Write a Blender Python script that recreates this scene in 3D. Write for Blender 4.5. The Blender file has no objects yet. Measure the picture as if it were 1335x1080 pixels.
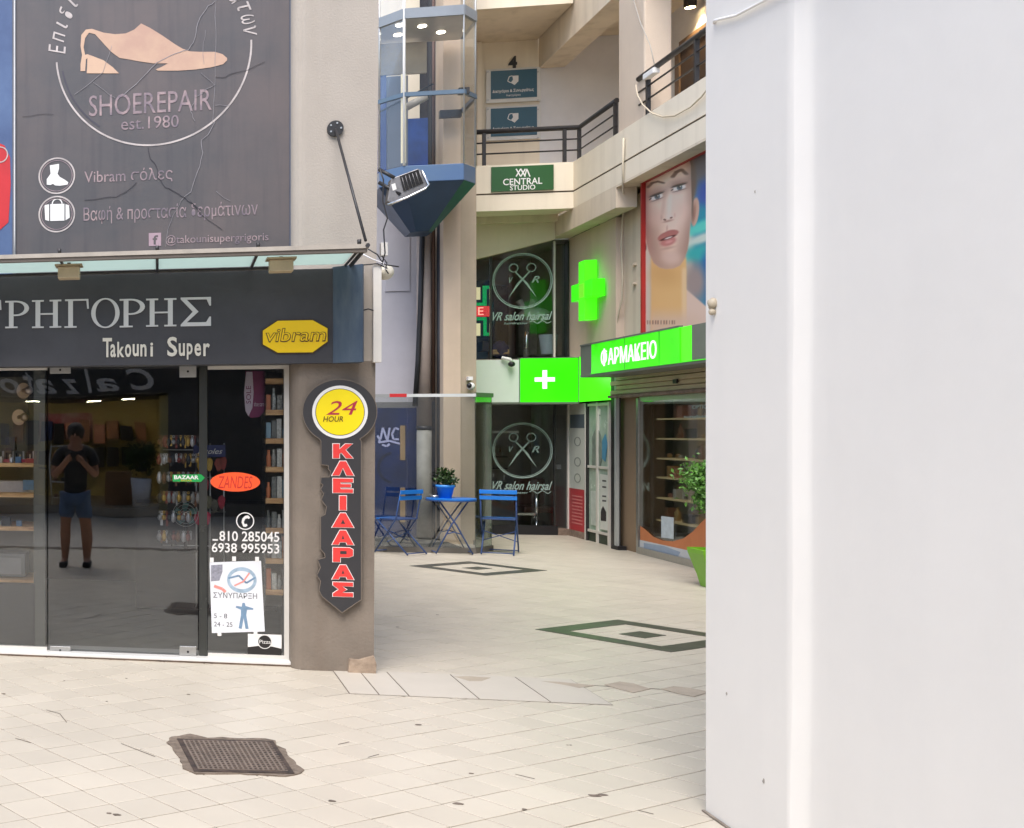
import bpy, bmesh, math, random
from mathutils import Vector, Matrix
random.seed(7)
R = math.radians
scn = bpy.context.scene
COL = scn.collection

# ------------------------------------------------------------------ camera
# World frame: X runs right along the shop front, Y into the arcade, Z up. The camera stands at the origin at 1.6 m.
EYE = 1.6
YAW = math.atan(307 / 1505)
camd = bpy.data.cameras.new('camera')
camd.sensor_width = 36; camd.sensor_fit = 'HORIZONTAL'
camd.lens = 1505 / 1335 * 36
camd.shift_x = (667.5 + 100) / 1335
camd.shift_y = 20 / 1335
camd.clip_start = 0.05; camd.clip_end = 400
cam = bpy.data.objects.new('camera', camd)
cam.location = (0, 0, EYE); cam.rotation_euler = (R(90), 0, YAW)
COL.objects.link(cam); scn.camera = cam

# ------------------------------------------------------------------ light
SUN_EL, SUN_AZ = 58, 200          # degrees; azimuth measured from +Y towards +X
world = bpy.data.worlds.new('World'); scn.world = world; world.use_nodes = True
wn = world.node_tree; wn.nodes.clear()
sky = wn.nodes.new('ShaderNodeTexSky'); sky.sky_type = 'NISHITA'; sky.sun_disc = False
sky.sun_elevation = R(SUN_EL); sky.sun_rotation = R(SUN_AZ); sky.dust_density = 2; sky.air_density = 1.0; sky.ozone_density = 0.6
bg = wn.nodes.new('ShaderNodeBackground'); bg.inputs[1].default_value = 0.15
wo = wn.nodes.new('ShaderNodeOutputWorld')
wn.links.new(sky.outputs[0], bg.inputs[0]); wn.links.new(bg.outputs[0], wo.inputs[0])
sund = bpy.data.lights.new('sun', 'SUN'); sund.energy = 1.5; sund.angle = R(35); sund.color = (1, .965, .93)
sun = bpy.data.objects.new('sun', sund); COL.objects.link(sun)
sd = Vector((math.sin(R(SUN_AZ)) * math.cos(R(SUN_EL)), math.cos(R(SUN_AZ)) * math.cos(R(SUN_EL)), math.sin(R(SUN_EL))))
sun.rotation_euler = sd.to_track_quat('Z', 'Y').to_euler(); sun.location = (0, 0, 20)
vs = scn.view_settings; vs.view_transform = 'Standard'; vs.look = 'None'; vs.gamma = 1; vs.use_curve_mapping = False
vs.exposure = 1.12
scn.cycles.max_bounces = 8; scn.cycles.transparent_max_bounces = 16
scn.cycles.diffuse_bounces = 4; scn.cycles.glossy_bounces = 4
scn.cycles.caustics_reflective = False; scn.cycles.caustics_refractive = False
scn.cycles.sample_clamp_indirect = 4

# ------------------------------------------------------------------ survey helpers: photograph pixel -> point on a known plane
def _dir(px, py):
    xc = (px + 100) / 1505; c, s = math.cos(YAW), math.sin(YAW)
    return Vector((c * xc - s, s * xc + c, (560 - py) / 1505))
def onY(px, py, Y):
    d = _dir(px, py); t = Y / d.y; return Vector((d.x * t, Y, EYE + d.z * t))
def onX(px, py, X):
    d = _dir(px, py); t = X / d.x; return Vector((X, d.y * t, EYE + d.z * t))
def onG(px, py, z=0.0):
    d = _dir(px, py); t = (z - EYE) / d.z; return Vector((d.x * t, d.y * t, z))

# ------------------------------------------------------------------ materials
MATS = {}
def mat(name, col, rough=0.7, metal=0.0, var=0.12, scale=3.0, bump=0.0, bscale=60, col2=None, emit=0, spec=0.5, island=0.0,
        streak=None, coat=0, stretch=None, mixlo=.35, mixhi=.65):
    if name in MATS: return MATS[name]
    m = bpy.data.materials.new(name); m.use_nodes = True; nt = m.node_tree; N = nt.nodes; L = nt.links
    b = N['Principled BSDF']
    b.inputs['Roughness'].default_value = rough; b.inputs['Metallic'].default_value = metal
    b.inputs['Specular IOR Level'].default_value = spec
    if coat: b.inputs['Coat Weight'].default_value = coat
    geo = N.new('ShaderNodeNewGeometry')
    c2 = col2 or tuple(max(0, min(1, v * (1 - var))) for v in col)
    n1 = N.new('ShaderNodeTexNoise'); n1.inputs['Scale'].default_value = scale; n1.inputs['Detail'].default_value = 8; n1.inputs['Roughness'].default_value = .62
    src = geo.outputs['Position']
    if stretch:
        mp = N.new('ShaderNodeMapping'); mp.inputs['Scale'].default_value = stretch
        L.new(src, mp.inputs[0]); src = mp.outputs[0]
    L.new(src, n1.inputs['Vector'])
    mr = N.new('ShaderNodeMapRange'); mr.inputs[1].default_value = mixlo; mr.inputs[2].default_value = mixhi
    L.new(n1.outputs[0], mr.inputs[0])
    mx = N.new('ShaderNodeMix'); mx.data_type = 'RGBA'
    mx.inputs[6].default_value = (*col, 1); mx.inputs[7].default_value = (*c2, 1)
    L.new(mr.outputs[0], mx.inputs[0])
    out = mx.outputs[2]
    if streak:    # rain streaks: noise drawn out along Z
        sc, amt, scol = streak
        mp2 = N.new('ShaderNodeMapping'); mp2.inputs['Scale'].default_value = (sc, sc, sc * .06)
        L.new(geo.outputs['Position'], mp2.inputs[0])
        n2 = N.new('ShaderNodeTexNoise'); n2.inputs['Scale'].default_value = 1; n2.inputs['Detail'].default_value = 6
        L.new(mp2.outputs[0], n2.inputs['Vector'])
        m2 = N.new('ShaderNodeMapRange'); m2.inputs[1].default_value = .5; m2.inputs[2].default_value = .78; m2.inputs[4].default_value = amt
        L.new(n2.outputs[0], m2.inputs[0])
        mx2 = N.new('ShaderNodeMix'); mx2.data_type = 'RGBA'; mx2.inputs[7].default_value = (*scol, 1)
        L.new(out, mx2.inputs[6]); L.new(m2.outputs[0], mx2.inputs[0]); out = mx2.outputs[2]
    if island:
        oi = N.new('ShaderNodeObjectInfo'); ad = N.new('ShaderNodeMath'); ad.operation = 'ADD'
        L.new(oi.outputs['Random'], ad.inputs[0]); L.new(geo.outputs['Random Per Island'], ad.inputs[1])
        fr = N.new('ShaderNodeMath'); fr.operation = 'FRACT'; L.new(ad.outputs[0], fr.inputs[0])
        m3 = N.new('ShaderNodeMapRange'); m3.inputs[3].default_value = 1 - island; m3.inputs[4].default_value = 1
        L.new(fr.outputs[0], m3.inputs[0])
        vm = N.new('ShaderNodeVectorMath'); vm.operation = 'SCALE'; L.new(out, vm.inputs[0]); L.new(m3.outputs[0], vm.inputs['Scale']); out = vm.outputs[0]
    L.new(out, b.inputs['Base Color'])
    if emit:
        b.inputs['Emission Strength'].default_value = emit; L.new(out, b.inputs['Emission Color'])
    rr = N.new('ShaderNodeMapRange'); rr.inputs[3].default_value = max(0, rough - .08); rr.inputs[4].default_value = min(1, rough + .08)
    L.new(n1.outputs[0], rr.inputs[0]); L.new(rr.outputs[0], b.inputs['Roughness'])
    if bump:
        nb = N.new('ShaderNodeTexNoise'); nb.inputs['Scale'].default_value = bscale; nb.inputs['Detail'].default_value = 5
        L.new(geo.outputs['Position'], nb.inputs['Vector'])
        bp = N.new('ShaderNodeBump'); bp.inputs['Strength'].default_value = bump; bp.inputs['Distance'].default_value = .01
        L.new(nb.outputs[0], bp.inputs['Height']); L.new(bp.outputs[0], b.inputs['Normal'])
    MATS[name] = m; return m
def s2l(*c):   # sRGB 0-255 -> linear
    return tuple((v / 255 / 12.92) if v / 255 <= .04045 else ((v / 255 + .055) / 1.055) ** 2.4 for v in c)
def glass(name, tint=(.95, .98, .97), refl=0.07, graze=.6, rough=0.0):
    if name in MATS: return MATS[name]
    m = bpy.data.materials.new(name); m.use_nodes = True; nt = m.node_tree; nt.nodes.clear(); N = nt.nodes; L = nt.links
    tr = N.new('ShaderNodeBsdfTransparent'); tr.inputs[0].default_value = (*tint, 1)
    gl = N.new('ShaderNodeBsdfGlossy'); gl.inputs['Roughness'].default_value = rough; gl.inputs[0].default_value = (.95, .97, 1, 1)
    lw = N.new('ShaderNodeFresnel'); lw.inputs[0].default_value = 1.5
    mr = N.new('ShaderNodeMapRange'); mr.inputs[1].default_value = .04; mr.inputs[2].default_value = 1; mr.inputs[3].default_value = refl; mr.inputs[4].default_value = graze
    L.new(lw.outputs[0], mr.inputs[0])
    # very slight waviness of the pane
    ge = N.new('ShaderNodeNewGeometry'); no = N.new('ShaderNodeTexNoise'); no.inputs['Scale'].default_value = 1.6; no.inputs['Detail'].default_value = 1
    bp = N.new('ShaderNodeBump'); bp.inputs['Strength'].default_value = .06; bp.inputs['Distance'].default_value = .02
    L.new(ge.outputs['Position'], no.inputs['Vector']); L.new(no.outputs[0], bp.inputs['Height']); L.new(bp.outputs[0], gl.inputs['Normal'])
    mx = N.new('ShaderNodeMixShader'); o = N.new('ShaderNodeOutputMaterial')
    L.new(mr.outputs[0], mx.inputs[0]); L.new(tr.outputs[0], mx.inputs[1]); L.new(gl.outputs[0], mx.inputs[2]); L.new(mx.outputs[0], o.inputs[0])
    MATS[name] = m; return m
def emis(name, col, strength, var=.05, scale=2):
    if name in MATS: return MATS[name]
    m = bpy.data.materials.new(name); m.use_nodes = True; nt = m.node_tree; N = nt.nodes; L = nt.links
    b = N['Principled BSDF']; b.inputs['Base Color'].default_value = (*[c * .6 for c in col], 1); b.inputs['Roughness'].default_value = .25
    n = N.new('ShaderNodeTexNoise'); n.inputs['Scale'].default_value = scale; ge = N.new('ShaderNodeNewGeometry'); L.new(ge.outputs['Position'], n.inputs['Vector'])
    mr = N.new('ShaderNodeMapRange'); mr.inputs[1].default_value = .3; mr.inputs[2].default_value = .7; mr.inputs[3].default_value = strength * (1 - var); mr.inputs[4].default_value = strength * (1 + var)
    L.new(n.outputs[0], mr.inputs[0]); L.new(mr.outputs[0], b.inputs['Emission Strength']); b.inputs['Emission Color'].default_value = (*col, 1)
    MATS[name] = m; return m

# ------------------------------------------------------------------ mesh building
FY = ('Y', 1)   # a face that looks towards -Y: (s, t) = (X, Z)
class Frame:
    """s to the right of someone facing the surface, t up, n out of it"""
    def __init__(self, o, ex, ey, en): self.o, self.ex, self.ey, self.en = Vector(o), Vector(ex), Vector(ey), Vector(en)
    def p(self, s, t, d=0): return self.o + self.ex * s + self.ey * t + self.en * d
def frameY(Y): return Frame((0, Y, 0), (1, 0, 0), (0, 0, 1), (0, -1, 0))
def frameX(X): return Frame((X, 0, 0), (0, -1, 0), (0, 0, 1), (-1, 0, 0))
GROUND = Frame((0, 0, 0), (1, 0, 0), (0, 1, 0), (0, 0, 1))

class MB:
    def __init__(s): s.v = []; s.f = []; s.sm = []
    def add(s, vs, fs, smooth=False):
        n = len(s.v); s.v += [tuple(v) for v in vs]; s.f += [tuple(i + n for i in f) for f in fs]; s.sm += [smooth] * len(fs); return s
    def box(s, x0, x1, y0, y1, z0, z1):
        x0, x1 = sorted((x0, x1)); y0, y1 = sorted((y0, y1)); z0, z1 = sorted((z0, z1))
        return s.add([(x0, y0, z0), (x1, y0, z0), (x1, y1, z0), (x0, y1, z0), (x0, y0, z1), (x1, y0, z1), (x1, y1, z1), (x0, y1, z1)],
                     [(0, 3, 2, 1), (4, 5, 6, 7), (0, 1, 5, 4), (1, 2, 6, 5), (2, 3, 7, 6), (3, 0, 4, 7)])
    def prism(s, fr, pts, d0=0.0, d1=0.01):
        a = sum(pts[i][0] * pts[(i + 1) % len(pts)][1] - pts[(i + 1) % len(pts)][0] * pts[i][1] for i in range(len(pts)))
        if a < 0: pts = pts[::-1]
        n = len(pts)
        vs = [fr.p(a, b, d0) for a, b in pts] + [fr.p(a, b, d1) for a, b in pts]
        fs = [tuple(range(n - 1, -1, -1)), tuple(range(n, 2 * n))] + [(i, (i + 1) % n, n + (i + 1) % n, n + i) for i in range(n)]
        return s.add(vs, fs)
    def slab(s, pts, z0, z1): return s.prism(GROUND, pts, z0, z1)
    def ring(s, fr, cx, cy, ro, ri, d0=0, d1=.01, n=48, a0=0, a1=360, sy=1, riy=None):
        vs = []; fs = []; full = abs(a1 - a0) >= 360; k = n if full else n + 1
        riy = ri if riy is None else riy
        for i in range(k):
            a = R(a0 + (a1 - a0) * i / n); c, q = math.cos(a), math.sin(a)
            for d in (d0, d1):
                vs.append(fr.p(cx + ri * c, cy + riy * q * sy, d)); vs.append(fr.p(cx + ro * c, cy + ro * q * sy, d))
        for i in range(n):
            A = 4 * i; B = 4 * ((i + 1) % k)
            fs += [(A + 2, A + 3, B + 3, B + 2), (A + 1, B + 1, B + 3, A + 3), (A, A + 2, B + 2, B), (A, B, B + 1, A + 1)]
        return s.add(vs, fs)
    def disc(s, fr, cx, cy, r, d0=0, d1=.01, n=40, sy=1):
        return s.prism(fr, [(cx + r * math.cos(2 * math.pi * i / n), cy + r * sy * math.sin(2 * math.pi * i / n)) for i in range(n)], d0, d1)
    def tube(s, pts, r, n=8, cap=True):
        pts = [Vector(p) for p in pts]; rings = []; rr = r if isinstance(r, (list, tuple)) else [r] * len(pts)
        up = None; vs = []; fs = []
        for i, p in enumerate(pts):
            d = (pts[min(i + 1, len(pts) - 1)] - pts[max(i - 1, 0)]).normalized()
            if up is None:
                up = Vector((0, 0, 1)) if abs(d.z) < .9 else Vector((1, 0, 0))
            a = d.cross(up).normalized(); b = a.cross(d).normalized(); up = b
            for k in range(n):
                t = 2 * math.pi * k / n; vs.append(p + (a * math.cos(t) + b * math.sin(t)) * rr[i])
        for i in range(len(pts) - 1):
            for k in range(n):
                fs.append((i * n + k, i * n + (k + 1) % n, (i + 1) * n + (k + 1) % n, (i + 1) * n + k))
        s.add(vs, fs, True)
        if cap:
            m = len(s.v) - len(vs); s.f.append(tuple(m + k for k in range(n - 1, -1, -1))); s.f.append(tuple(m + (len(pts) - 1) * n + k for k in range(n))); s.sm += [False, False]
        return s
    def strip(s, fr, pts, w, d0=0, d1=.004):
        """a line of width w drawn on a face"""
        for (a, b), (c, d) in zip(pts[:-1], pts[1:]):
            l = math.hypot(c - a, d - b)
            if l < 1e-6: continue
            nx, ny = -(d - b) / l * w / 2, (c - a) / l * w / 2
            s.prism(fr, [(a + nx, b + ny), (a - nx, b - ny), (c - nx, d - ny), (c + nx, d + ny)], d0, d1)
        return s
    def lathe(s, c, prof, n=24):
        vs = []; fs = []
        for r, z in prof:
            for k in range(n):
                t = 2 * math.pi * k / n; vs.append((c[0] + r * math.cos(t), c[1] + r * math.sin(t), c[2] + z))
        for i in range(len(prof) - 1):
            for k in range(n): fs.append((i * n + k, i * n + (k + 1) % n, (i + 1) * n + (k + 1) % n, (i + 1) * n + k))
        return s.add(vs, fs, True)
    def ball(s, c, r, n=10, sz=1, jit=0):
        vs = []; fs = []; m = n // 2
        for i in range(m + 1):
            ph = math.pi * i / m
            for k in range(n):
                t = 2 * math.pi * k / n; q = 1 + random.uniform(-jit, jit)
                vs.append((c[0] + r * q * math.sin(ph) * math.cos(t), c[1] + r * q * math.sin(ph) * math.sin(t), c[2] + r * q * sz * math.cos(ph)))
        for i in range(m):
            for k in range(n): fs.append((i * n + k, (i + 1) * n + k, (i + 1) * n + (k + 1) % n, i * n + (k + 1) % n))
        return s.add(vs, fs, True)
    def build(s, name, m, parent=None, bevel=0, **tags):
        vs = [Vector(v) for v in s.v]
        lo = Vector([min(v[i] for v in vs) for i in range(3)]); hi = Vector([max(v[i] for v in vs) for i in range(3)])
        c = (lo + hi) / 2
        if parent is None: c.z = lo.z
        me = bpy.data.meshes.new(name); me.from_pydata([v - c for v in vs], [], s.f); me.materials.append(m)
        me.polygons.foreach_set('use_smooth', s.sm); me.update()
        return place(name, me, c, parent, bevel, **tags)
WL = {}
def place(name, me, c, parent=None, bevel=0, **tags):
    o = bpy.data.objects.new(name, me); COL.objects.link(o)
    WL[o] = Vector(c)
    if parent is not None: o.parent = parent; o.location = Vector(c) - WL[parent]
    else: o.location = c
    if bevel:
        b = o.modifiers.new('bevel', 'BEVEL'); b.width = bevel; b.segments = 2; b.limit_method = 'ANGLE'; b.angle_limit = R(40)
    for k, v in tags.items(): o[k] = v
    return o
def thing(name, loc, label, cat, group=None, rotz=0):
    o = bpy.data.objects.new(name, None); COL.objects.link(o); o.location = loc; o.rotation_euler = (0, 0, rotz); WL[o] = Vector(loc)
    o.empty_display_size = .1
    o['label'] = label; o['category'] = cat
    if group: o['group'] = group
    return o
def struct(name, loc=(0, 0, 0)):
    o = bpy.data.objects.new(name, None); COL.objects.link(o); o.location = loc; WL[o] = Vector(loc); o['kind'] = 'structure'; return o
def dup(src, loc, rotz=0, label=None):
    c = src.copy(); COL.objects.link(c); c.location = loc; c.rotation_euler = (0, 0, rotz); WL[c] = Vector(loc)
    if label: c['label'] = label
    for ch in list(src.children):
        d = ch.copy(); COL.objects.link(d); d.parent = c
        for g in list(ch.children):
            e = g.copy(); COL.objects.link(e); e.parent = d
    return c
def text(name, body, m, fr, box, parent=None, d=0.0, th=.002, bold=0, shear=0, rot=0, **tags):
    """lettering fitted into box = (s0, t0, s1, t1) on frame fr; rot in degrees about the box centre"""
    cu = bpy.data.curves.new(name, 'FONT'); cu.body = body; cu.size = 1; cu.offset = bold; cu.shear = shear; cu.resolution_u = 3
    to = bpy.data.objects.new(name, cu); COL.objects.link(to)
    dg = bpy.context.evaluated_depsgraph_get(); dg.update()
    me0 = bpy.data.meshes.new_from_object(to.evaluated_get(dg))
    v = [q.co.copy() for q in me0.vertices]; f = [tuple(p.vertices) for p in me0.polygons]
    COL.objects.unlink(to); bpy.data.objects.remove(to); bpy.data.curves.remove(cu); bpy.data.meshes.remove(me0)
    if not v: return None
    x0 = min(q.x for q in v); x1 = max(q.x for q in v); y0 = min(q.y for q in v); y1 = max(q.y for q in v)
    s0, t0, s1, t1 = box; cx, cy = (s0 + s1) / 2, (t0 + t1) / 2; ca, sa = math.cos(R(rot)), math.sin(R(rot))
    top = []; bot = []
    for q in v:
        a = s0 + (q.x - x0) / max(x1 - x0, 1e-6) * (s1 - s0) - cx; b = t0 + (q.y - y0) / max(y1 - y0, 1e-6) * (t1 - t0) - cy
        a, b = cx + a * ca - b * sa, cy + a * sa + b * ca
        top.append(fr.p(a, b, d + th)); bot.append(fr.p(a, b, d))
    mb = MB(); n = len(v)
    ed = {}
    for p in f:
        for i in range(len(p)):
            e = (p[i], p[(i + 1) % len(p)]); ed[e] = 1
    side = [(a, b, b + n, a + n) for (a, b) in ed if (b, a) not in ed]
    mb.add(bot + top, [tuple(i + n for i in p) for p in f] + side)
    return mb.build(name, m, parent, **tags)
def bY(x0, y0, x1, y1, Y):     # photo box -> (s0,t0,s1,t1) on a frameY
    a = onY(x0, y1, Y); b = onY(x1, y0, Y); c = onY((x0+x1)/2, y1, Y); d = onY((x0+x1)/2, y0, Y); return (a.x, c.z, b.x, d.z)
def pY(pts, Y): return [(onY(x, y, Y).x, onY(x, y, Y).z) for x, y in pts]
def pX(pts, X): return [(-onX(x, y, X).y, onX(x, y, X).z) for x, y in pts]
# ------------------------------------------------------------------ common materials
m_tile = mat('floor_tile', s2l(199, 190, 174), rough=.42, var=.10, scale=1.1, island=.09, bump=.05, bscale=30)
m_grout = mat('grout', s2l(118, 107, 95), rough=.9, var=.35, scale=1.6, bump=.3)
m_ground = mat('paving', s2l(184, 176, 164), rough=.6, var=.12, scale=2)
m_beige = mat('beige_render', s2l(222, 207, 184), rough=.85, var=.10, scale=1.3, bump=.25, bscale=90, streak=(5, .35, s2l(150, 132, 112)))
m_beige2 = mat('pink_beige_render', s2l(212, 194, 174), rough=.85, var=.08, scale=1.3, bump=.25, bscale=90, streak=(4, .3, s2l(160, 138, 120)))
m_cream = mat('cream_paint', s2l(234, 222, 200), rough=.8, var=.06, scale=1.5, bump=.15, streak=(5, .25, s2l(180, 164, 140)))
m_pillar = mat('pillar_render', s2l(176, 167, 156), rough=.85, var=.08, scale=2, bump=.25, bscale=80, streak=(6, .4, s2l(150, 138, 122)))
m_pillar_low = mat('pillar_render_dirty_shaded', s2l(132, 121, 109), rough=.85, var=.24, scale=2.2, bump=.35, bscale=60, streak=(7, .45, s2l(112, 97, 84)))  # darkened for dirt and for the shade under the canopy
m_stone = mat('worn_stone', s2l(170, 150, 130), rough=.85, var=.35, scale=14, bump=.6, bscale=40)
m_marble = mat('white_marble', s2l(225, 224, 220), rough=.35, var=.08, scale=6, streak=None)
m_marble_edge = mat('worn_step_edge', s2l(150, 130, 115), rough=.8, var=.4, scale=12, bump=.4)
m_white = mat('white_wall_paint', s2l(231, 229, 224), rough=.8, var=.04, scale=1.3, bump=.12, bscale=14, streak=(3, .10, s2l(202, 201, 200)))
m_lav = mat('lavender_wall', s2l(190, 187, 192), rough=.75, var=.10, scale=2, bump=.1)
m_grey = mat('grey_wall', s2l(230, 228, 228), rough=.85, var=.10, scale=1.5)
m_black = mat('black_metal', s2l(46, 45, 46), rough=.45, var=.2, scale=10)
m_dark = mat('dark_plastic', (.012, .012, .014), rough=.5)
m_steel = mat('brushed_steel', s2l(190, 190, 188), rough=.35, metal=.9, var=.1, scale=30)
m_chrome = mat('chrome', (.75, .75, .76), rough=.12, metal=1)
m_alu = mat('white_aluminium', s2l(214, 210, 202), rough=.45, var=.06, scale=8)
m_wood = mat('pine_shelf', s2l(228, 186, 134), rough=.6, col2=s2l(170, 120, 75), scale=6, stretch=(1, 8, 8))
m_glass = glass('shop_glass', tint=(.97, .98, .975), refl=.075, graze=.8)
m_clear = glass('clear_glass', tint=(.96, .98, .97), refl=.03, graze=.6)
m_dusty = glass('blue_tinted_glass', tint=(.88, .90, .89), refl=.09, graze=.7, rough=.02)
m_darkglass = glass('dark_tinted_glass', tint=(.74, .80, .74), refl=.07, graze=.7)
m_print_w = mat('white_vinyl', s2l(232, 230, 226), rough=.6, var=.03)
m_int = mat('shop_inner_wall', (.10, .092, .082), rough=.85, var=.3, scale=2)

# ------------------------------------------------------------------ ground
ga = math.atan2(.617, .787)                      # the paving runs diagonally to the buildings
eA = Vector((-math.sin(ga), math.cos(ga), 0)); eB = Vector((math.cos(ga), math.sin(ga), 0))
TS = .2113
pA = onG(0, 1048.5).dot(eB); pB = onG(919.5, 1035.3).dot(eA)
floor = struct('pavement')
MB().box(-40, 40, -30, 45, -.30, -.012).build('ground', m_ground, None, kind='structure')
MB().box(-5, 9, .5, 21, -.0115, -.0045).build('mortar_bed', m_grout, floor)

# dark inlaid squares and the manhole, kept free of tiles
def square(px, py, side_n, w_n=1.0):
    return px
ins = []
for L_, T_, Rr, B_ in (((529.9, 737.5), (608.1, 732.5), (713.2, 744.3), (633.4, 751.0)), ((689.6, 820.1), (795.1, 808.3), None, (876, 850.8))):
    l, t, b = onG(*L_), onG(*T_), onG(*B_)
    a0 = (l.dot(eA) + t.dot(eA) * 1) / 2; b0 = (l.dot(eB) + b.dot(eB)) / 2
    sB = t.dot(eB) - l.dot(eB); sA = l.dot(eA) - b.dot(eA)
    ins.append((b0, b.dot(eA), b0 + (sB + sA) / 2, b.dot(eA) + (sB + sA) / 2))
def ab(a, b, z=0): v = eB * a + eA * b; return (v.x, v.y)
mh_px = [(218, 969), (224, 962), (247, 958), (270, 963), (290, 963), (320, 964), (345, 964), (358, 967), (361, 973), (371, 978), (377, 986), (387, 998), (396, 1005), (394, 1010), (375, 1014), (350, 1012), (300, 1010), (255, 1010), (240, 1003), (234, 990), (226, 978)]
mh = [(onG(x, y).x, onG(x, y).y) for x, y in mh_px]
mh_c = Vector((sum(p[0] for p in mh) / len(mh), sum(p[1] for p in mh) / len(mh)))
# border course of larger slabs in front of the pillar
bord_top, bord_bot = 8.06, 7.36
crack_px = [(578, 881.5), (600, 884), (640, 887), (665, 890), (690, 891.5), (720, 891), (760, 893), (800, 896), (830, 897), (860, 899), (922, 902)]
cells = []
for i in range(-60, 110):
    for j in range(-30, 110):
        b0 = pA + i * TS; a0 = pB + j * TS
        c = eB * (b0 + TS / 2) + eA * (a0 + TS / 2)
        if not (.8 < c.y < 19.6 and -3.5 < c.x < 8): continue
        if c.y > 8.5 and c.x < 1.2: continue
        if c.x > 6.5 and c.y > 5: continue
        d = Vector((c.x, c.y)); 
        xr = (c.x * math.cos(YAW) + c.y * math.sin(YAW)); yr = (-c.x * math.sin(YAW) + c.y * math.cos(YAW))
        if yr < .5: continue
        px = xr / yr * 1505 - 100; py = 560 + EYE / yr * 1505
        cells.append((c, b0, a0, px, py))
tile_me = {}
def tile_mesh(v):
    if v not in tile_me:
        g = .0024 + .0005 * v; h = TS / 2 - g; rnd = random.Random(v)
        q = [(-h, -h), (h, -h), (h, h), (-h, h)]; ch = .0025
        vs = [(x, y, -.008) for x, y in q] + [(x, y, -.0015) for x, y in q] + [(x - math.copysign(ch, x), y - math.copysign(ch, y), 0) for x, y in q]
        fs = [(8, 9, 10, 11)] + [(i, (i + 1) % 4, 4 + (i + 1) % 4, 4 + i) for i in range(4)] + [(4 + i, 4 + (i + 1) % 4, 8 + (i + 1) % 4, 8 + i) for i in range(4)]
        me = bpy.data.meshes.new('tile'); me.from_pydata(vs, [], fs); me.materials.append(m_tile); tile_me[v] = me
    return tile_me[v]
def inpoly(p, poly):
    r = False; n = len(poly)
    for i in range(n):
        a, b = poly[i], poly[(i + 1) % n]
        if (a[1] > p[1]) != (b[1] > p[1]) and p[0] < (b[0] - a[0]) * (p[1] - a[1]) / (b[1] - a[1]) + a[0]: r = not r
    return r
near = [c for c in cells if -40 < c[3] < 960 and 868 < c[4] < 1130 and not (c[0].x > 2.6)]
near.sort(key=lambda c: -c[4])
inview = [c for c in near if c[4] < 1100][:299]
ids = set(id(c) for c in inview)
rest = MB()
for c in cells:
    p, b0, a0, px, py = c
    if any(i[0] + .0 < p.dot(eB) < i[2] and i[1] < p.dot(eA) < i[3] and False for i in ins): continue
    dz = random.uniform(-.0006, .0006); rz = random.uniform(-.006, .006)
    if id(c) in ids:
        o = bpy.data.objects.new('tile', tile_mesh(random.randrange(4))); COL.objects.link(o); o.parent = floor
        o.location = (p.x, p.y, dz); o.rotation_euler = (random.uniform(-.002, .002), random.uniform(-.002, .002), ga + rz)
    else:
        me = tile_mesh(random.randrange(4)); M = Matrix.Translation((p.x, p.y, dz)) @ Matrix.Rotation(ga + rz, 4, 'Z')
        rest.add([M @ v.co for v in me.vertices], [tuple(f.vertices) for f in me.polygons])
rest.build('tile_field', m_tile, floor, kind='stuff')
# border slabs
m_slab = mat('border_slab', s2l(197, 189, 176), rough=.5, var=.08, scale=2, island=.08, bump=.08, bscale=25)
xs = [1.13, 1.30, 1.47, 1.86, 2.25, 2.58]
MB().box(1.128, 2.582, bord_bot - .004, bord_top + .003, .0008, .0014).build('slab_bed', m_grout, floor)
for x0, x1 in zip(xs[:-1], xs[1:]):
    sk = .10
    MB().slab([(x0 + .004, bord_top), (x1 - .004, bord_top), (x1 + sk * .0 - .004 , bord_bot), (x0 + .004, bord_bot)], .0014, .0036).build('border_slab', m_slab, floor)
# cracks and cement patches along the old joint
m_crack = mat('open_joint', s2l(96, 86, 76), rough=.95, var=.4, scale=8)
m_cem = mat('cement_patch', s2l(172, 160, 142), rough=.9, var=.2, scale=8, bump=.4, bscale=50)
ck = [(onG(x, y).x, onG(x, y).y) for x, y in crack_px]
for i in range(len(ck) - 1):
    w = random.uniform(.006, .014) if i in (3, 4, 5, 8) else .005
    MB().strip(GROUND, [ck[i], ck[i + 1]], w, .0012, .0024).build('crack', m_crack, floor)
for poly in ([(592, 883), (612, 882.5), (640, 884.5), (628, 889), (612, 889)], [(705, 889), (730, 890), (775, 894.5), (755, 898), (733, 893.5)],
             [(788, 893.5), (808, 889.5), (826, 892), (848, 899), (826, 904), (806, 899)], [(862, 899), (878, 895.5), (900, 898), (926, 903), (905, 909), (884, 905)]):
    MB().slab([(onG(x, y).x, onG(x, y).y) for x, y in poly], .0018, .0042).build('cement_patch', m_cem, floor)
for ln in ([(87, 942.5), (78, 931), (60, 926)], [(158, 970), (202, 987)], [(832, 1057), (852, 1062)], [(441, 971), (455, 968)], [(20, 963), (40, 969)], [(480, 988), (494, 984)], [(672, 1010), (697, 1016)]):
    MB().strip(GROUND, [(onG(x, y).x, onG(x, y).y) for x, y in ln], .0038, .0012, .0024).build('crack', m_crack, floor)
m_gum = mat('dark_spot', s2l(120, 108, 96), rough=.9, var=.5, scale=30)
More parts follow.
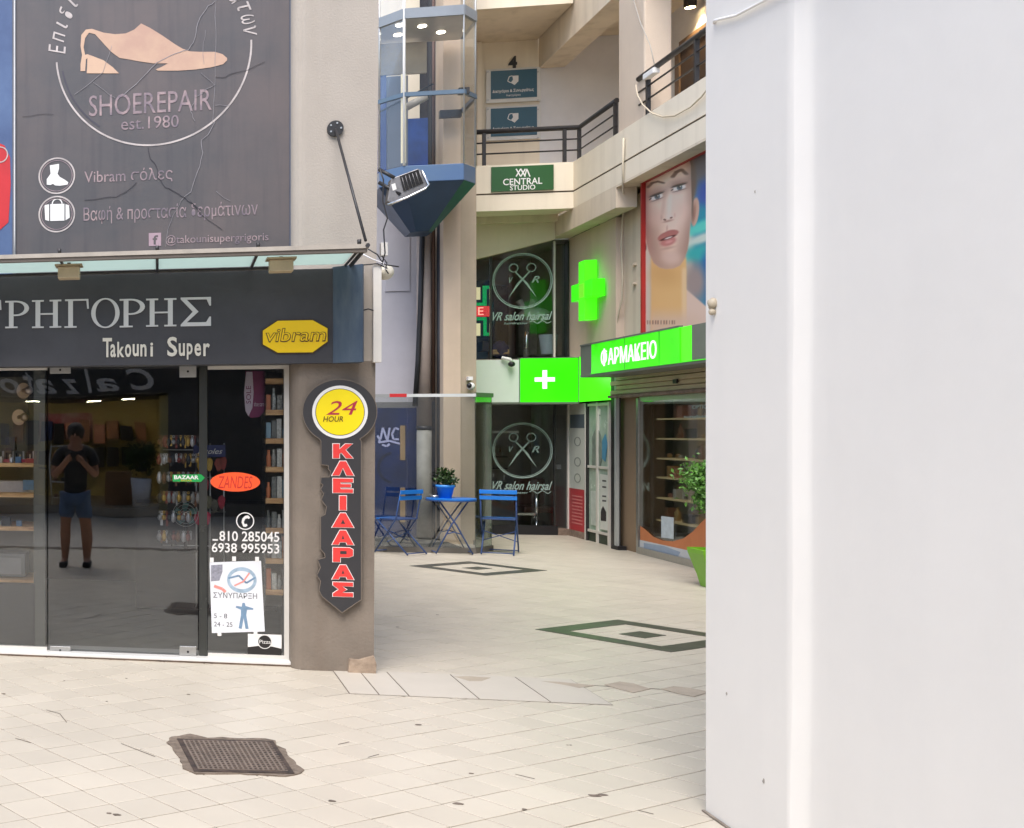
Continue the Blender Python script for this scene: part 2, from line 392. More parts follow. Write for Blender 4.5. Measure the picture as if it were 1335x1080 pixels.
for x, y, r in [(a_, b_, c_ * .75) for a_, b_, c_ in ((142, 1061, .018), (152, 1063, .026), (432, 1045, .026), (246, 906, .018), (165, 885, .012), (84, 888, .010), (139, 915, .010), (597, 1048.5, .034), (545, 945.5, .026), (635, 911, .028), (712, 901, .014), (740, 972, .010), (744, 972, .008), (614, 1009, .018), (684, 1056, .020), (5, 905, .02), (775, 1038, .04), (570, 802, .02), (518, 818, .02), (785, 1037, .03))]:
    c = onG(x, y); k = random.randint(7, 10)
    MB().slab([(c.x + r * random.uniform(.6, 1.1) * math.cos(2 * math.pi * i / k), c.y + r * .7 * random.uniform(.6, 1.1) * math.sin(2 * math.pi * i / k)) for i in range(k)], .0012, .0030).build('stain', m_gum, floor)
# inlays
m_inlay = mat('dark_green_marble', s2l(88, 86, 78), rough=.35, var=.3, scale=5, island=.12)
for (b0, a0, b1, a1) in ins:
    n = 5; w = (b1 - b0) * .16
    for q in ([(b0, a0), (b1, a0), (b1, a0 + w), (b0, a0 + w)], [(b0, a1 - w), (b1, a1 - w), (b1, a1), (b0, a1)], [(b0, a0 + w + .002), (b0 + w, a0 + w + .002), (b0 + w, a1 - w - .002), (b0, a1 - w - .002)],
              [(b1 - w, a0 + w + .002), (b1, a0 + w + .002), (b1, a1 - w - .002), (b1 - w, a1 - w - .002)],
              [((b0 + b1) / 2 - w * .8, (a0 + a1) / 2 - w * .6), ((b0 + b1) / 2 + w * .8, (a0 + a1) / 2 - w * .6), ((b0 + b1) / 2 + w * .8, (a0 + a1) / 2 + w * .6), ((b0 + b1) / 2 - w * .8, (a0 + a1) / 2 + w * .6)]):
        MB().slab([ab(*p) for p in q], .001, .0035).build('dark_inlay', m_inlay, floor)
# manhole
m_rust = mat('rusty_iron', s2l(88, 74, 66), rough=.8, metal=.3, var=.5, scale=14, bump=.6, bscale=70, col2=s2l(52, 46, 44))
m_conc = mat('broken_concrete', s2l(128, 114, 100), rough=.95, var=.5, scale=20, bump=.8, bscale=50)
m_rib = mat('worn_iron_rib', s2l(140, 126, 114), rough=.6, metal=.4, var=.3, scale=20)
t = thing('manhole_cover', (mh_c.x, mh_c.y, 0), 'rusty square iron manhole cover with worn grid in ragged concrete on the pale paving', 'manhole cover')
mhr = []
for i in range(len(mh)):
    a, b = Vector(mh[i]), Vector(mh[(i + 1) % len(mh)]); k = max(1, int((b - a).length / .035))
    for j in range(k): q = a.lerp(b, j / k); mhr.append((q.x + random.uniform(-.008, .008), q.y + random.uniform(-.008, .008)))
MB().slab(mhr, -.008, .006).build('concrete_surround', m_conc, t)
cc = [onG(*p) for p in ((231, 965.5), (356, 968.5), (384, 1011), (253, 1008))]
MB().slab([(c.x, c.y) for c in cc], .0062, .010).build('cover_plate', m_rust, t)
def bl(u, v):
    p = cc[0].lerp(cc[1], u).lerp(cc[3].lerp(cc[2], u), v); return (p.x, p.y)
for i in range(18):
    u = .06 + i * .05
    MB().strip(GROUND, [bl(u, .06), bl(u, .95)], .009, .010, .0135).build('rib', m_rib, t)
for i in range(15):
    v = .07 + i * .062
    MB().strip(GROUND, [bl(.05, v), bl(.95, v)], .007, .010, .0128).build('cross_rib', m_rib, t)

# ------------------------------------------------------------------ white building corner on the right
WX = 2.24
t = thing('white_building', (4.2, 3, 0), 'big plain white plastered building corner filling the right of the view', 'building')
MB().slab([(WX, 5.38), (WX, 4.74), (WX + .04, 4.62), (8, 4.62), (8, 5.38)], 0, 7.2).build('corner_pier', m_white, t)
MB().box(WX + .030, 8, 1.6, 4.6195, 0, 7.2).build('wall', m_white, t)
# uneven strip between pier and wall, shaped to catch light as a bright stripe
b = MB(); rows_ = 40; prof_ = [(0.0, .055), (0.0, .006), (.003, -.001), (.021, -.052), (.0262, -.066), (.0285, -.085), (.0297, -.115), (.0308, -.17)]; vs = []; fs = []; rnd = random.Random(3)
wob = 0
for j in range(rows_ + 1):
    z = 7.2 * j / rows_; wob = wob * .8 + rnd.uniform(-.004, .004); sh = .028 * max(0, 1 - z / 1.1) + wob
    for k, (dx, dy) in enumerate(prof_): vs.append((WX - .0006 + dx + (0 if k in (0, 7) else rnd.uniform(-.0006, .0006)), 4.70 + dy + (sh if 0 < k < 6 else 0), z))
n_ = len(prof_)
for j in range(rows_):
    for k in range(n_ - 1): fs.append((j * n_ + k, j * n_ + k + 1, (j + 1) * n_ + k + 1, (j + 1) * n_ + k))
b.add(vs, fs, True); b.build('splayed_strip', m_white, t)
m_chip = mat('plaster_chip', s2l(176, 170, 162), rough=.95, var=.3, scale=30)
FWX = frameX(WX - .001); rnd = random.Random(5)
for px_, py_, r in ((996, 1019, .008), (985, 250, .005), (948, 905, .005)):
    c = onX(px_, py_, WX); k_ = 8
    MB().prism(FWX, [(-c.y + r * rnd.uniform(.3, 1) * math.cos(2 * math.pi * i / k_), c.z + r * rnd.uniform(.5, 1.6) * math.sin(2 * math.pi * i / k_)) for i in range(k_)], .0, .0022).build('plaster_chip', m_chip, t)
c = MB(); p0 = onX(932, 27, WX - .012); pm = onX(960, 17, WX - .012); p1 = onX(1002, -2, WX - .012); p2 = onX(1300, -150, WX - .012)
c.tube([p0 + Vector((.01, .03, 0)), p0, pm - Vector((0, 0, .01)), p1, p2], .006).build('cable', m_print_w, t)
m_foot = mat('dirty_joint', s2l(140, 130, 118), rough=.9, var=.4, scale=15)
MB().box(WX - .012, WX - .001, 4.7, 5.39, 0, .008).build('foot_joint', m_foot, t)
k = MB(); q = onX(928, 395, WX - .02); k.ball((WX - .008, q.y + .02, q.z), .020, 12, 1.1, .1); k.ball((WX - .010, q.y + .02, q.z - .035), .014, 10, 1, .1); k.tube([(WX + .0, q.y + .02, q.z - .01), (WX - .02, q.y + .025, q.z - .02)], .006)
k.build('wall_knob', mat('old_ivory', s2l(184, 172, 150), rough=.5), t)

# ------------------------------------------------------------------ shoe repair shop building
SY = 8.20
t = shop = thing('shop_building', (0, 9, 0), 'beige corner building that houses the shoe repair and key shop', 'building')
MB().box(-6, 1.38, SY - .03, SY + .2, 2.62, 5.4).build('upper_wall', m_pillar, t)
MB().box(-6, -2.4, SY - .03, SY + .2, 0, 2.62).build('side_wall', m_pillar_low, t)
MB().box(-2.4, .87, SY + .02, SY + .2, 2.055, 2.62).build('lintel', m_dark, t)
# pillar: left edge rounded, slight batter
def pillar(z0, z1, xr0, xr1, m, name):
    prof = []
    for i in range(7):
        a = R(180 + 90 * i / 6); prof.append((.955 + .085 * math.cos(a), 8.11 + .085 * math.sin(a)))
    lo = prof + [(xr0, 8.025), (xr0, 8.75), (.87, 8.75)]; hi = prof + [(xr1, 8.025), (xr1, 8.75), (.87, 8.75)]
    n = len(lo); b = MB(); b.add([(x, y, z0) for x, y in lo] + [(x, y, z1) for x, y in hi], [tuple(range(n - 1, -1, -1)), tuple(range(n, 2 * n))] + [(i, (i + 1) % n, n + (i + 1) % n, n + i) for i in range(n)])
    b.build(name, m, t)
pillar(0, 2.05, 1.385, 1.395, m_pillar_low, 'pillar_foot')
pillar(2.05, 5.42, 1.395, 1.425, m_pillar, 'pillar')
b = MB(); a0, a1 = onY(454, 878, 7.985), onY(490, 878, 7.985)
b.prism(frameY(8.02), [(a0.x, 0), (a1.x, 0), (a1.x + .005, .06), (a1.x - .01, .115), (a1.x - .06, .10), (a0.x + .07, .085), (a0.x + .01, .09)], -.35, .035)
b.build('base_stone', m_stone, t)
MB().box(-6, 1.30, 8.76, 16.2, 3.1, 3.3).build('flat_roof', m_pillar, t)
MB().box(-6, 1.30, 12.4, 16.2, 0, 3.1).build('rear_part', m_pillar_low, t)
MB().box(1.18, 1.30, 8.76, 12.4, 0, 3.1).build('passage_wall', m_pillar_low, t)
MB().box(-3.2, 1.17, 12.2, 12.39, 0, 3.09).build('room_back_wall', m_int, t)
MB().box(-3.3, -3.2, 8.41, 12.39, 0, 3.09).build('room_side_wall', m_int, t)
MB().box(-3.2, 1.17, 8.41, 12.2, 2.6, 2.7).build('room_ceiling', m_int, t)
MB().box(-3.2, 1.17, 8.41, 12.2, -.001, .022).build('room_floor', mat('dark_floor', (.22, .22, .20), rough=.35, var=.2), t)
# threshold
MB().box(-2.5, .872, 8.105, 8.42, .012, .034).build('threshold', m_marble, t, bevel=.004)
MB().box(-2.5, .868, 8.115, 8.42, -.003, .0115).build('threshold_base', m_marble_edge, t)

# glazed front
g = thing('shopfront', (-.8, SY, .034), 'frameless glass shop front with white aluminium frame and steel patch fittings under the black sign', 'shop front')
xa, xb, xc_ = onY(62, 600, SY).x, onY(258, 600, SY).x, onY(271, 600, SY).x
MB().box(xa + .004, xb, SY - .005, SY + .005, .045, 2.035).build('door', m_glass, g)
MB().box(-2.4, xa - .004, SY - .004, SY + .006, .045, 2.03).build('fixed_pane', m_glass, g)
MB().box(xc_, .838, SY - .004, SY + .006, .06, 2.01).build('fixed_pane', m_glass, g)
MB().box(.836, .868, SY - .02, SY + .03, .034, 2.05).build('frame_post', m_alu, g)
MB().box(xc_, .8355, SY - .02, SY + .03, 2.012, 2.049).build('frame_head', m_alu, g)
MB().box(xc_, .8355, SY - .02, SY + .03, .034, .060).build('frame_sill', m_alu, g)
MB().box(-2.4, xa - .002, SY - .02, SY + .03, .034, .058).build('frame_sill', m_alu, g)
MB().box(-2.4, xa - .002, SY - .02, SY + .03, 2.02, 2.049).build('frame_head', m_alu, g)
MB().box(xb + .008, xc_ - .004, SY, SY + .05, .035, 2.05).build('door_jamb', mat('grey_jamb', s2l(70, 72, 70), rough=.25, metal=.5), g)
MB().box(-1.25, xa - .09, SY + .012, SY + .05, .06, .5).build('inner_stile', m_black, g)
MB().box(xa - .10, xa - .02, SY + .012, SY + .05, .058, 2.02).build('inner_stile', mat('grey_stile', s2l(96, 96, 90), rough=.5), g)
for (x0, y0, x1, y1) in ((65, 478, 92, 487), (234, 477, 256, 492), (65, 843, 92, 853), (234, 843, 256, 857)):
    q = bY(x0, y0, x1, y1, SY - .014)
    f = MB().box(q[0], q[2], SY - .016, SY + .016, max(q[1], .036), q[3]).build('patch_fitting', m_steel, g, bevel=.002)
    MB().disc(frameY(SY - .016), (q[0] + q[2]) / 2, (q[1] + q[3]) / 2, .008, 0, .002, 12).build('screw', m_dark, f)

# writing stuck on the panes
FYs = frameY(SY - .006)
m_num = m_print_w
dec = lambda nm, m, mb, lab, cat, **k: mb.build(nm, m, None, label=lab, category=cat, **k)
t = thing('phone_lettering', (.65, SY - .006, .9), 'white phone numbers and handset symbol stuck on the right hand shop pane', 'lettering')
text('number', '810 285045', m_num, FYs, bY(286, 693, 364, 706, SY), t, bold=.012, th=.0012)
text('number', '6938 995953', m_num, FYs, bY(276, 708.5, 364, 721, SY), t, bold=.012, th=.0012)
q = bY(277, 703, 284, 705, SY); MB().prism(FYs, [(q[0], q[1]), (q[2], q[1]), (q[2], q[3]), (q[0], q[3])], 0, .0012).build('number_remnant', m_num, t)
c = onY(319.5, 679.5, SY); MB().ring(FYs, c.x, c.z, .060, .053, 0, .0012).build('circle', m_num, t)
hs = [(-.012, -.038), (.004, -.040), (.016, -.030), (.010, -.018), (-.004, -.022), (-.008, -.006), (0, .014), (.014, .020), (.026, .014), (.032, .026), (.020, .040), (0, .036), (-.018, .018), (-.024, -.010)]
MB().prism(FYs, [(c.x + a, c.z + b) for a, b in hs], 0, .0012).build('handset', m_num, t)
# orange oval
t = thing('oval_sticker', (.47, SY - .006, 1.2), 'bright orange oval sticker on the shop pane above the phone numbers', 'sticker')
c = onY(306.5, 628.5, SY); MB().disc(FYs, c.x, c.z, .165, 0, .0015, 48, sy=.40).build('oval', mat('orange_vinyl', s2l(255, 92, 40), rough=.5), t)
text('lettering', 'ZANDES', mat('red_print', s2l(205, 45, 30), rough=.6), FYs, bY(284, 621, 329, 637, SY), t, d=.0017, th=.0008, shear=.2)
# green strip
t = thing('bazaar_sticker', (.2, SY - .006, 1.25), 'small green arrow strip with white letters on the glass door', 'sticker')
q = pY([(225, 619), (262, 618.5), (267, 623), (262, 628.5), (225, 628)], SY)
MB().prism(FYs, q, 0, .0012).build('strip', mat('green_vinyl', s2l(20, 160, 75), rough=.5), t)
text('lettering', 'BAZAAR', m_num, FYs, bY(227, 620, 259, 625, SY), t, d=.0014, th=.0008, bold=.03)
text('lettering', 'BAZAR', mat('yellow_print', s2l(240, 190, 40), rough=.6), FYs, bY(236, 625.6, 250, 627.6, SY), t, d=.0014, th=.0008)
# white poster
t = thing('event_poster', (.6, SY - .02, .3), 'white paper poster with a pale blue globe and figure taped inside the shop pane', 'poster')
FP = frameY(SY - .0065)
MB().prism(FP, pY([(273, 733), (340, 731), (345, 823), (276, 825)], SY + .01), 0, .001).build('paper', mat('poster_paper', s2l(226, 228, 232), rough=.6, var=.05, scale=8), t)
m_pb = mat('pale_blue_print', s2l(168, 190, 208), rough=.7, var=.25, scale=30); m_pb2 = mat('steel_blue_print', s2l(120, 150, 178), rough=.7, var=.2, scale=30)
m_pt = mat('grey_print', s2l(90, 90, 92), rough=.7); m_pr = mat('rose_print', s2l(232, 150, 140), rough=.7)
c = onY(315, 756, SY + .01); MB().ring(FP, c.x, c.z, .098, .078, .001, .0016, sy=.9, riy=.07).build('print', m_pb, t)
MB().strip(FP, [(c.x - .09, c.z + .01), (c.x - .02, c.z + .03), (c.x + .03, c.z - .02), (c.x + .09, c.z + .02)], .012, .0017, .0021).build('print', m_pb2, t)
MB().strip(FP, [(c.x - .05, c.z - .04), (c.x + .01, c.z - .01), (c.x + .05, c.z + .05)], .010, .0022, .0026).build('print', m_pr, t)
text('print', 'ΣΥΝΥΠΑΡΞΗ', m_pt, FP, bY(278, 773, 335, 780, SY), t, d=.001, th=.0006)
MB().strip(FP, pY([(279, 764), (290, 768), (294, 772)], SY), .02, .001, .0016).build('print', m_pr, t)
fg = [(316, 786), (319, 786), (320, 790), (330, 793), (330, 795), (322, 795), (321, 802), (324, 820), (320, 820), (317.5, 806), (315, 820), (311, 819), (314, 802), (314, 795), (307, 792), (308, 790), (315, 791)]
MB().prism(FP, pY(fg, SY), .001, .0016).build('figure', m_pb2, t)
text('print', '5 - 8', m_pt, FP, bY(279, 800, 296, 806, SY), t, d=.001, th=.0006)
text('print', '24 - 25', m_pt, FP, bY(279, 811, 303, 817, SY), t, d=.001, th=.0006)
MB().prism(FP, pY([(275, 737), (290, 736), (290, 745), (286, 757), (275, 758)], SY), .001, .0016).build('print', mat('grey_print2', s2l(160, 160, 172), rough=.7, var=.4, scale=60), t)
for x, y in ((276, 730), (305, 728.5), (335, 729), (286, 826), (333, 826)):
    q = bY(x - 2.5, y - 3, x + 2.5, y + 3, SY); MB().prism(FP, [(q[0], q[1]), (q[2], q[1]), (q[2], q[3]), (q[0], q[3])], .0028, .0032).build('tape', m_print_w, t)
# black and white sticker
t = thing('notice_sticker', (.75, SY - .006, .12), 'small black and white sticker with a round emblem in the bottom corner of the pane', 'sticker')
q = bY(323, 827, 367, 857, SY); H = q[3] - q[1]
MB().box(q[0], q[2], SY - .007, SY - .0055, q[1], q[3]).build('backing', m_print_w, t)
F2 = frameY(SY - .007)
MB().prism(F2, [(q[0], q[1]), (q[2], q[1]), (q[2], q[1] + H * .40), (q[0] + .16, q[1] + H * .48), (q[0] + .08, q[1] + H * .5), (q[0], q[1] + H * .42)], 0, .0008).build('print', mat('black_print', s2l(34, 30, 28), rough=.6), t)
MB().disc(F2, (q[0] + q[2]) / 2, q[1] + H * .68, H * .27, .001, .0016, 24).build('emblem', MATS['black_print'], t)
MB().ring(F2, (q[0] + q[2]) / 2, q[1] + H * .68, H * .31, H * .28, .001, .0014, 24).build('emblem_rim', m_print_w, t)
text('lettering', 'Pizza', m_print_w, F2, ((q[0] + q[2]) / 2 - .035, q[1] + H * .6, (q[0] + q[2]) / 2 + .04, q[1] + H * .76), t, d=.0018, th=.0006)

# ------------------------------------------------------------------ fascia sign
BY = 7.95
sg = thing('shop_sign', (0, BY, 2.03), 'long matt black shop sign with raised silver Greek letters and a return panel painted with a blue reflection', 'shop sign')
m_sign = mat('charcoal_panel', s2l(66, 66, 70), rough=.55, var=.12, scale=2, col2=s2l(54, 54, 58))
m_signb = mat('blue_reflection_panel', s2l(78, 92, 106), rough=.4, var=.3, scale=5, col2=s2l(56, 72, 92), stretch=(3, 3, .7))  # streaky blue painted on for a reflection in the return panel
MB().box(-4.5, 1.118, BY, SY - .031, 2.035, 2.655).build('panel', m_sign, sg)
MB().slab([(1.119, BY), (1.285, 7.845), (1.295, 7.86), (1.295, 8.02), (1.119, 8.02)], 2.035, 2.665).build('return_panel', m_signb, sg)
m_let = mat('silver_letter', s2l(206, 206, 206), rough=.4, var=.06)
FS = frameY(BY)
def serif(ch, q):
    x0, y0, x1, y1 = q; W = x1 - x0; Hh = y1 - y0; st = W * .19; th = Hh * .055; b = MB(); d = (.0, .012)
    def r(a, c, e, f): b.prism(FS, [(a, c), (e, c), (e, f), (a, f)], *d)
    if ch == 'Γ':
        r(x0 + W * .16, y0 + th, x0 + W * .16 + st, y1 - th); r(x0, y0, x0 + W * .5, y0 + th); b.prism(FS, [(x0 + W * .03, y1), (x0 + W * .03, y1 - th), (x0 + W * .90, y1 - th), (x1 - .012, y1 - Hh * .34), (x1, y1 - Hh * .34), (x1 - .004, y1)], *d)
    if ch == 'Ρ':
        r(x0 + W * .16, y0 + th, x0 + W * .16 + st, y1 - th); r(x0, y0, x0 + W * .52, y0 + th); 
        m = x0 + W * .45; r(x0, y1 - th, m, y1); r(x0 + W * .16 + st, y0 + Hh * .44, m, y0 + Hh * .44 + th)
        cy = (y1 + y0 + Hh * .44) / 2; ro = (y1 - cy); n = 12; o = []; i_ = []
        for k in range(n + 1):
            a = R(90 - 180 * k / n); o.append((m + (x1 - m) * math.cos(a), cy + ro * math.sin(a))); i_.append((m + (x1 - m - st) * math.cos(a), cy + (ro - th) * math.sin(a)))
        for k in range(n): b.prism(FS, [o[k], o[k + 1], i_[k + 1], i_[k]], *d)
    if ch == 'Η':
        s = st * .85
        for c in (x0 + W * .2, x1 - W * .2):
            r(c - s / 2, y0 + th, c + s / 2, y1 - th); r(c - W * .2, y0, c + W * .2, y0 + th); r(c - W * .2, y1 - th, c + W * .2, y1)
        r(x0 + W * .2 + s / 2, (y0 + y1) / 2 - th / 2, x1 - W * .2 - s / 2, (y0 + y1) / 2 + th / 2)
    if ch == 'Ο':
        b.ring(FS, (x0 + x1) / 2, (y0 + y1) / 2, W / 2, W / 2 - st * .8, *d, n=36, sy=Hh / W, riy=(Hh / 2 - th * .8) / (Hh / W))
    if ch == 'Σ':
        tx = x0 + W * .52; ty = (y0 + y1) / 2; w = W * .20
        b.prism(FS, [(x0, y1), (x1, y1), (x1, y1 - Hh * .30), (x1 - .010, y1 - Hh * .30), (x1 - W * .14, y1 - th * 1.4), (x0 + w, y1 - th * 1.4), (tx + w * .35, ty), (x0 + w * 1.0, y0 + th * 2.4), (x1 - W * .16, y0 + th * 2.4), (x1 - .010, y0 + Hh * .32), (x1, y0 + Hh * .32), (x1, y0), (x0, y0), (x0, y0 + th), (tx - w * .6, ty), (x0, y1 - th)], *d)
    b.build('letter', m_let, sg)
for ch, px0, px1, y0, y1 in (('Γ', -30, 2, 392, 429), ('Ρ', 7, 38, 392.5, 428), ('Η', 42, 80, 391.5, 427.8), ('Γ', 84, 116, 390.5, 427.5), ('Ο', 119, 156, 389, 428), ('Ρ', 156, 189, 390, 427), ('Η', 190.5, 230, 389.5, 426), ('Σ', 235.5, 275, 388, 425.5)):
    serif(ch, bY(px0, y0, px1, y1, BY))
xx = bY(-90, 391, -36, 428, BY); serif('Η', xx)
w_ = [(134, 441, 146, 466, 'T'), (144, 449, 151, 466, 'a'), (153, 446, 162, 466, 'k'), (163, 449, 171, 466, 'o'), (173, 449, 181, 465, 'u'), (183, 449, 191, 465, 'n'), (196, 447, 199.5, 465, 'i'),
      (218, 439.5, 231, 465, 'S'), (233, 448, 241, 464.5, 'u'), (243.5, 448, 251, 469, 'p'), (253.5, 448, 262, 464.5, 'e'), (265, 448, 273.5, 464.5, 'r')]
for x0, y0, x1, y1, ch in w_:
    text('letter', ch, mat('cream_letter', s2l(226, 220, 206), rough=.5), FS, bY(x0, y0, x1, y1, BY), sg, bold=.02, th=.012)
# yellow octagon
t = thing('octagon_badge', (.93, BY - .02, 2.08), 'yellow octagonal badge with dark lettering at the right end of the black sign', 'badge')
oc = [(341, 431), (361, 417.5), (408, 416.5), (428, 428), (428, 446), (408, 461), (361, 461.5), (341, 450)]
MB().prism(FS, pY(oc, BY), 0, .012).build('rim', mat('dark_rim', s2l(70, 50, 20), rough=.5), t)
cx_, cy_ = 384.5, 439.5
MB().prism(FS, pY([(cx_ + (x - cx_) * .965, cy_ + (y - cy_) * .94) for x, y in oc], BY), .0121, .016).build('face', mat('yellow_enamel', s2l(250, 208, 10), rough=.3, var=.04), t)
text('lettering', 'vibram', mat('dark_brown_print', s2l(84, 46, 12), rough=.5), FS, bY(346, 428, 425, 446.5, BY), t, d=.0162, th=.003, bold=.022, shear=.15)
text('lettering', 'vibram', MATS['yellow_enamel'], FS, bY(347.3, 429, 423.6, 445, BY), t, d=.0195, th=.002, bold=-.008, shear=.15)

# ------------------------------------------------------------------ canopy
cn = thing('glass_canopy', (-1, 7.6, 2.65), 'slim glass canopy on grey metal bars over the black shop sign', 'canopy')
m_bar = mat('canopy_bar', s2l(176, 168, 156), rough=.55, var=.2, scale=8)
m_frost = mat('frosted_canopy_glass', s2l(176, 196, 188), rough=.35, var=.2, scale=5)
b_ = m_frost.node_tree.nodes['Principled BSDF']; b_.inputs['Transmission Weight'].default_value = .0
nt = m_frost.node_tree; tl = nt.nodes.new('ShaderNodeBsdfTranslucent'); tl.inputs[0].default_value = (.66, .76, .72, 1); mxs = nt.nodes.new('ShaderNodeMixShader'); mxs.inputs[0].default_value = .75
nt.links.new(b_.outputs[0], mxs.inputs[1]); nt.links.new(tl.outputs[0], mxs.inputs[2]); nt.links.new(mxs.outputs[0], nt.nodes['Material Output'].inputs[0])
ZF, ZR, YF, YR = 2.69, 2.668, 7.38, 7.93
def cz(y): return ZF + (ZR - ZF) * (y - YF) / (YR - YF)
ribs = [-3.65, -3.04, -2.43, -1.82, -1.22, -.62, -.01, .60, 1.19]
for a, b in zip(ribs[:-1], ribs[1:]):
    MB().add([(a + .008, YF + .03, cz(YF + .03) + .010), (b - .008, YF + .03, cz(YF + .03) + .010), (b - .008, YR, cz(YR) + .010), (a + .008, YR, cz(YR) + .010),
              (a + .008, YF + .03, cz(YF + .03) + .020), (b - .008, YF + .03, cz(YF + .03) + .020), (b - .008, YR, cz(YR) + .020), (a + .008, YR, cz(YR) + .020)],
             [(0, 3, 2, 1), (4, 5, 6, 7), (0, 1, 5, 4), (1, 2, 6, 5), (2, 3, 7, 6), (3, 0, 4, 7)]).build('pane', m_frost, cn)
MB().box(-4, 1.24, YF - .02, YF + .02, ZF + .004, ZF + .030).build('front_bar', m_bar, cn)
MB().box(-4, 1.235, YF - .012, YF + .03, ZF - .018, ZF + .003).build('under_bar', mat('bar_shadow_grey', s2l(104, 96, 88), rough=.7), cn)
for x in ribs:
    MB().tube([(x, YR + .02, cz(YR) - .002), (x, YF + .031, cz(YF) - .002)], .009, 6).build('rib', m_black, cn)
    MB().tube([(x, YF, ZF + .028), (x, YF, ZF + .060)], .012, 8).build('clamp', m_black, cn)
MB().tube([(1.22, YR + .06, cz(YR) - .01), (1.235, YF - .03, ZF + .02)], .014, 6).build('end_bar', m_black, cn)
an = onY(437, 168, 8.015)
t = thing('tie_rod', (an.x, an.y, an.z - .9), 'thin dark tie rod from a round wall plate down to the canopy corner', 'tie rod')
MB().disc(frameY(8.024), an.x, an.z, .052, 0, .02, 24).build('wall_plate', m_black, t)
for i in range(5):
    a = R(72 * i); MB().disc(frameY(8.004), an.x + .035 * math.cos(a), an.z + .035 * math.sin(a), .006, 0, .006, 8).build('bolt', m_steel, t)
MB().tube([(an.x, 7.99, an.z - .01), (1.225, YF - .01, ZF + .05)], .009, 8).build('rod', m_black, t)
for i, (x0, x1) in enumerate(((74, 106), (349, 384))):
    y0, y1 = (346, 364) if i == 0 else (337, 355)
    q = bY(x0, y0, x1, y1, 7.60)
    t = thing('canopy_lamp', ((q[0] + q[2]) / 2, 7.6, q[1]), ['beige box lamp under the canopy nearest the left edge of the view', 'beige box lamp under the canopy above the yellow octagon'][i], 'lamp', 'lamps under the canopy')
    MB().box(q[0] + .01, q[2] - .01, 7.56, 7.66, q[1], q[3] - .01).build('housing', mat('yellowed_plastic', s2l(196, 178, 146), rough=.5, var=.2, scale=8), t, bevel=.006)
    MB().box(q[0] - .008, q[2] + .008, 7.545, 7.675, q[3] - .0095, q[3] + .002).build('lid', mat('yellowed_lid', s2l(170, 150, 118), rough=.5, var=.2, scale=8), t)
    MB().tube([((q[0] + q[2]) / 2, 7.6, q[3]), ((q[0] + q[2]) / 2, 7.6, q[3] + .035)], .012).build('bracket', m_black, t)

# ------------------------------------------------------------------ big shoe poster on the wall
PYY = 8.12
t = po = thing('wall_poster', (0, PYY, 2.75), 'large faded grey shoe repair banner with a heeled shoe in a circle above the canopy', 'banner')
m_ban = mat('faded_grey_banner', s2l(80, 78, 80), rough=.5, var=.2, scale=1.4, col2=s2l(98, 89, 88), streak=(22, .35, s2l(58, 57, 64)), bump=.3, bscale=4)
FB = frameY(PYY)
q = bY(21, -260, 377.5, 345, PYY)
MB().box(q[0], q[2], PYY, PYY + .03, 2.70, q[3]).build('sheet', m_ban, t)
m_fr = mat('blue_grey_edge', s2l(78, 90, 112), rough=.5)
MB().box(q[2] + .0005, q[2] + .022, PYY - .008, PYY + .04, 2.70, q[3]).build('edge_strip', m_fr, t)
MB().box(q[0] - .024, q[0] - .0005, PYY - .010, PYY + .04, 2.70, q[3]).build('edge_strip', mat('dull_edge', s2l(120, 122, 130), rough=.5), t)
m_ink = mat('faded_cream_ink', s2l(204, 172, 146), rough=.7, var=.16, scale=3, col2=s2l(186, 152, 134))
m_inkw = mat('pale_ink', s2l(200, 190, 186), rough=.7, var=.3, scale=12)
m_inkp = mat('dusty_pink_ink', s2l(168, 146, 146), rough=.7, var=.5, scale=14, col2=s2l(116, 106, 116))
shoe = [(106, 46), (112, 39), (120, 38), (135, 43), (150, 45), (164, 44), (175, 39), (184, 31), (196, 37), (212, 47), (228, 58), (238, 64), (248, 67.5), (262, 68), (280, 68), (290, 71), (296, 76), (296, 79), (291, 84), (276, 88), (255, 91), (232, 92.5), (206, 92.5), (203, 91), (211, 87.5), (219, 83), (200, 83), (182, 80.5), (166, 77.5), (156, 76), (145, 68), (134, 56), (124, 45), (116, 43), (111, 50), (109, 62), (111, 72), (114, 71), (122, 74), (135, 79), (147, 88), (155, 96), (113, 96), (113.5, 90), (114, 76), (112, 78), (111, 93), (105, 93), (105, 84), (107, 72), (105, 60)]
MB().prism(FB, pY(shoe, PYY), .001, .003).build('shoe_print', m_ink, t)
c = onY(198.5, 65, PYY); cr = onY(328, 65, PYY).x - c.x
MB().ring(FB, c.x, c.z, cr + .004, cr - .008, .001, .003, 80, a0=184, a1=362).build('circle_print', m_inkw, t)
MB().ring(FB, c.x, c.z, cr - .03, cr - .042, .001, .002, 40, a0=190, a1=235).build('circle_shadow_print', mat('ring_shade', s2l(74, 72, 82), rough=.7), t)
MB().prism(FB, [(c.x - cr * .9, 5.6), (c.x + cr * .9, 5.6), (c.x + cr * .9, 5.58), (c.x - cr * .9, 5.58)], .001, .002).build('line_print', m_inkp, t)
word = 'Εпιδιορθώσεις υпοδημάτων'
n = len(word)
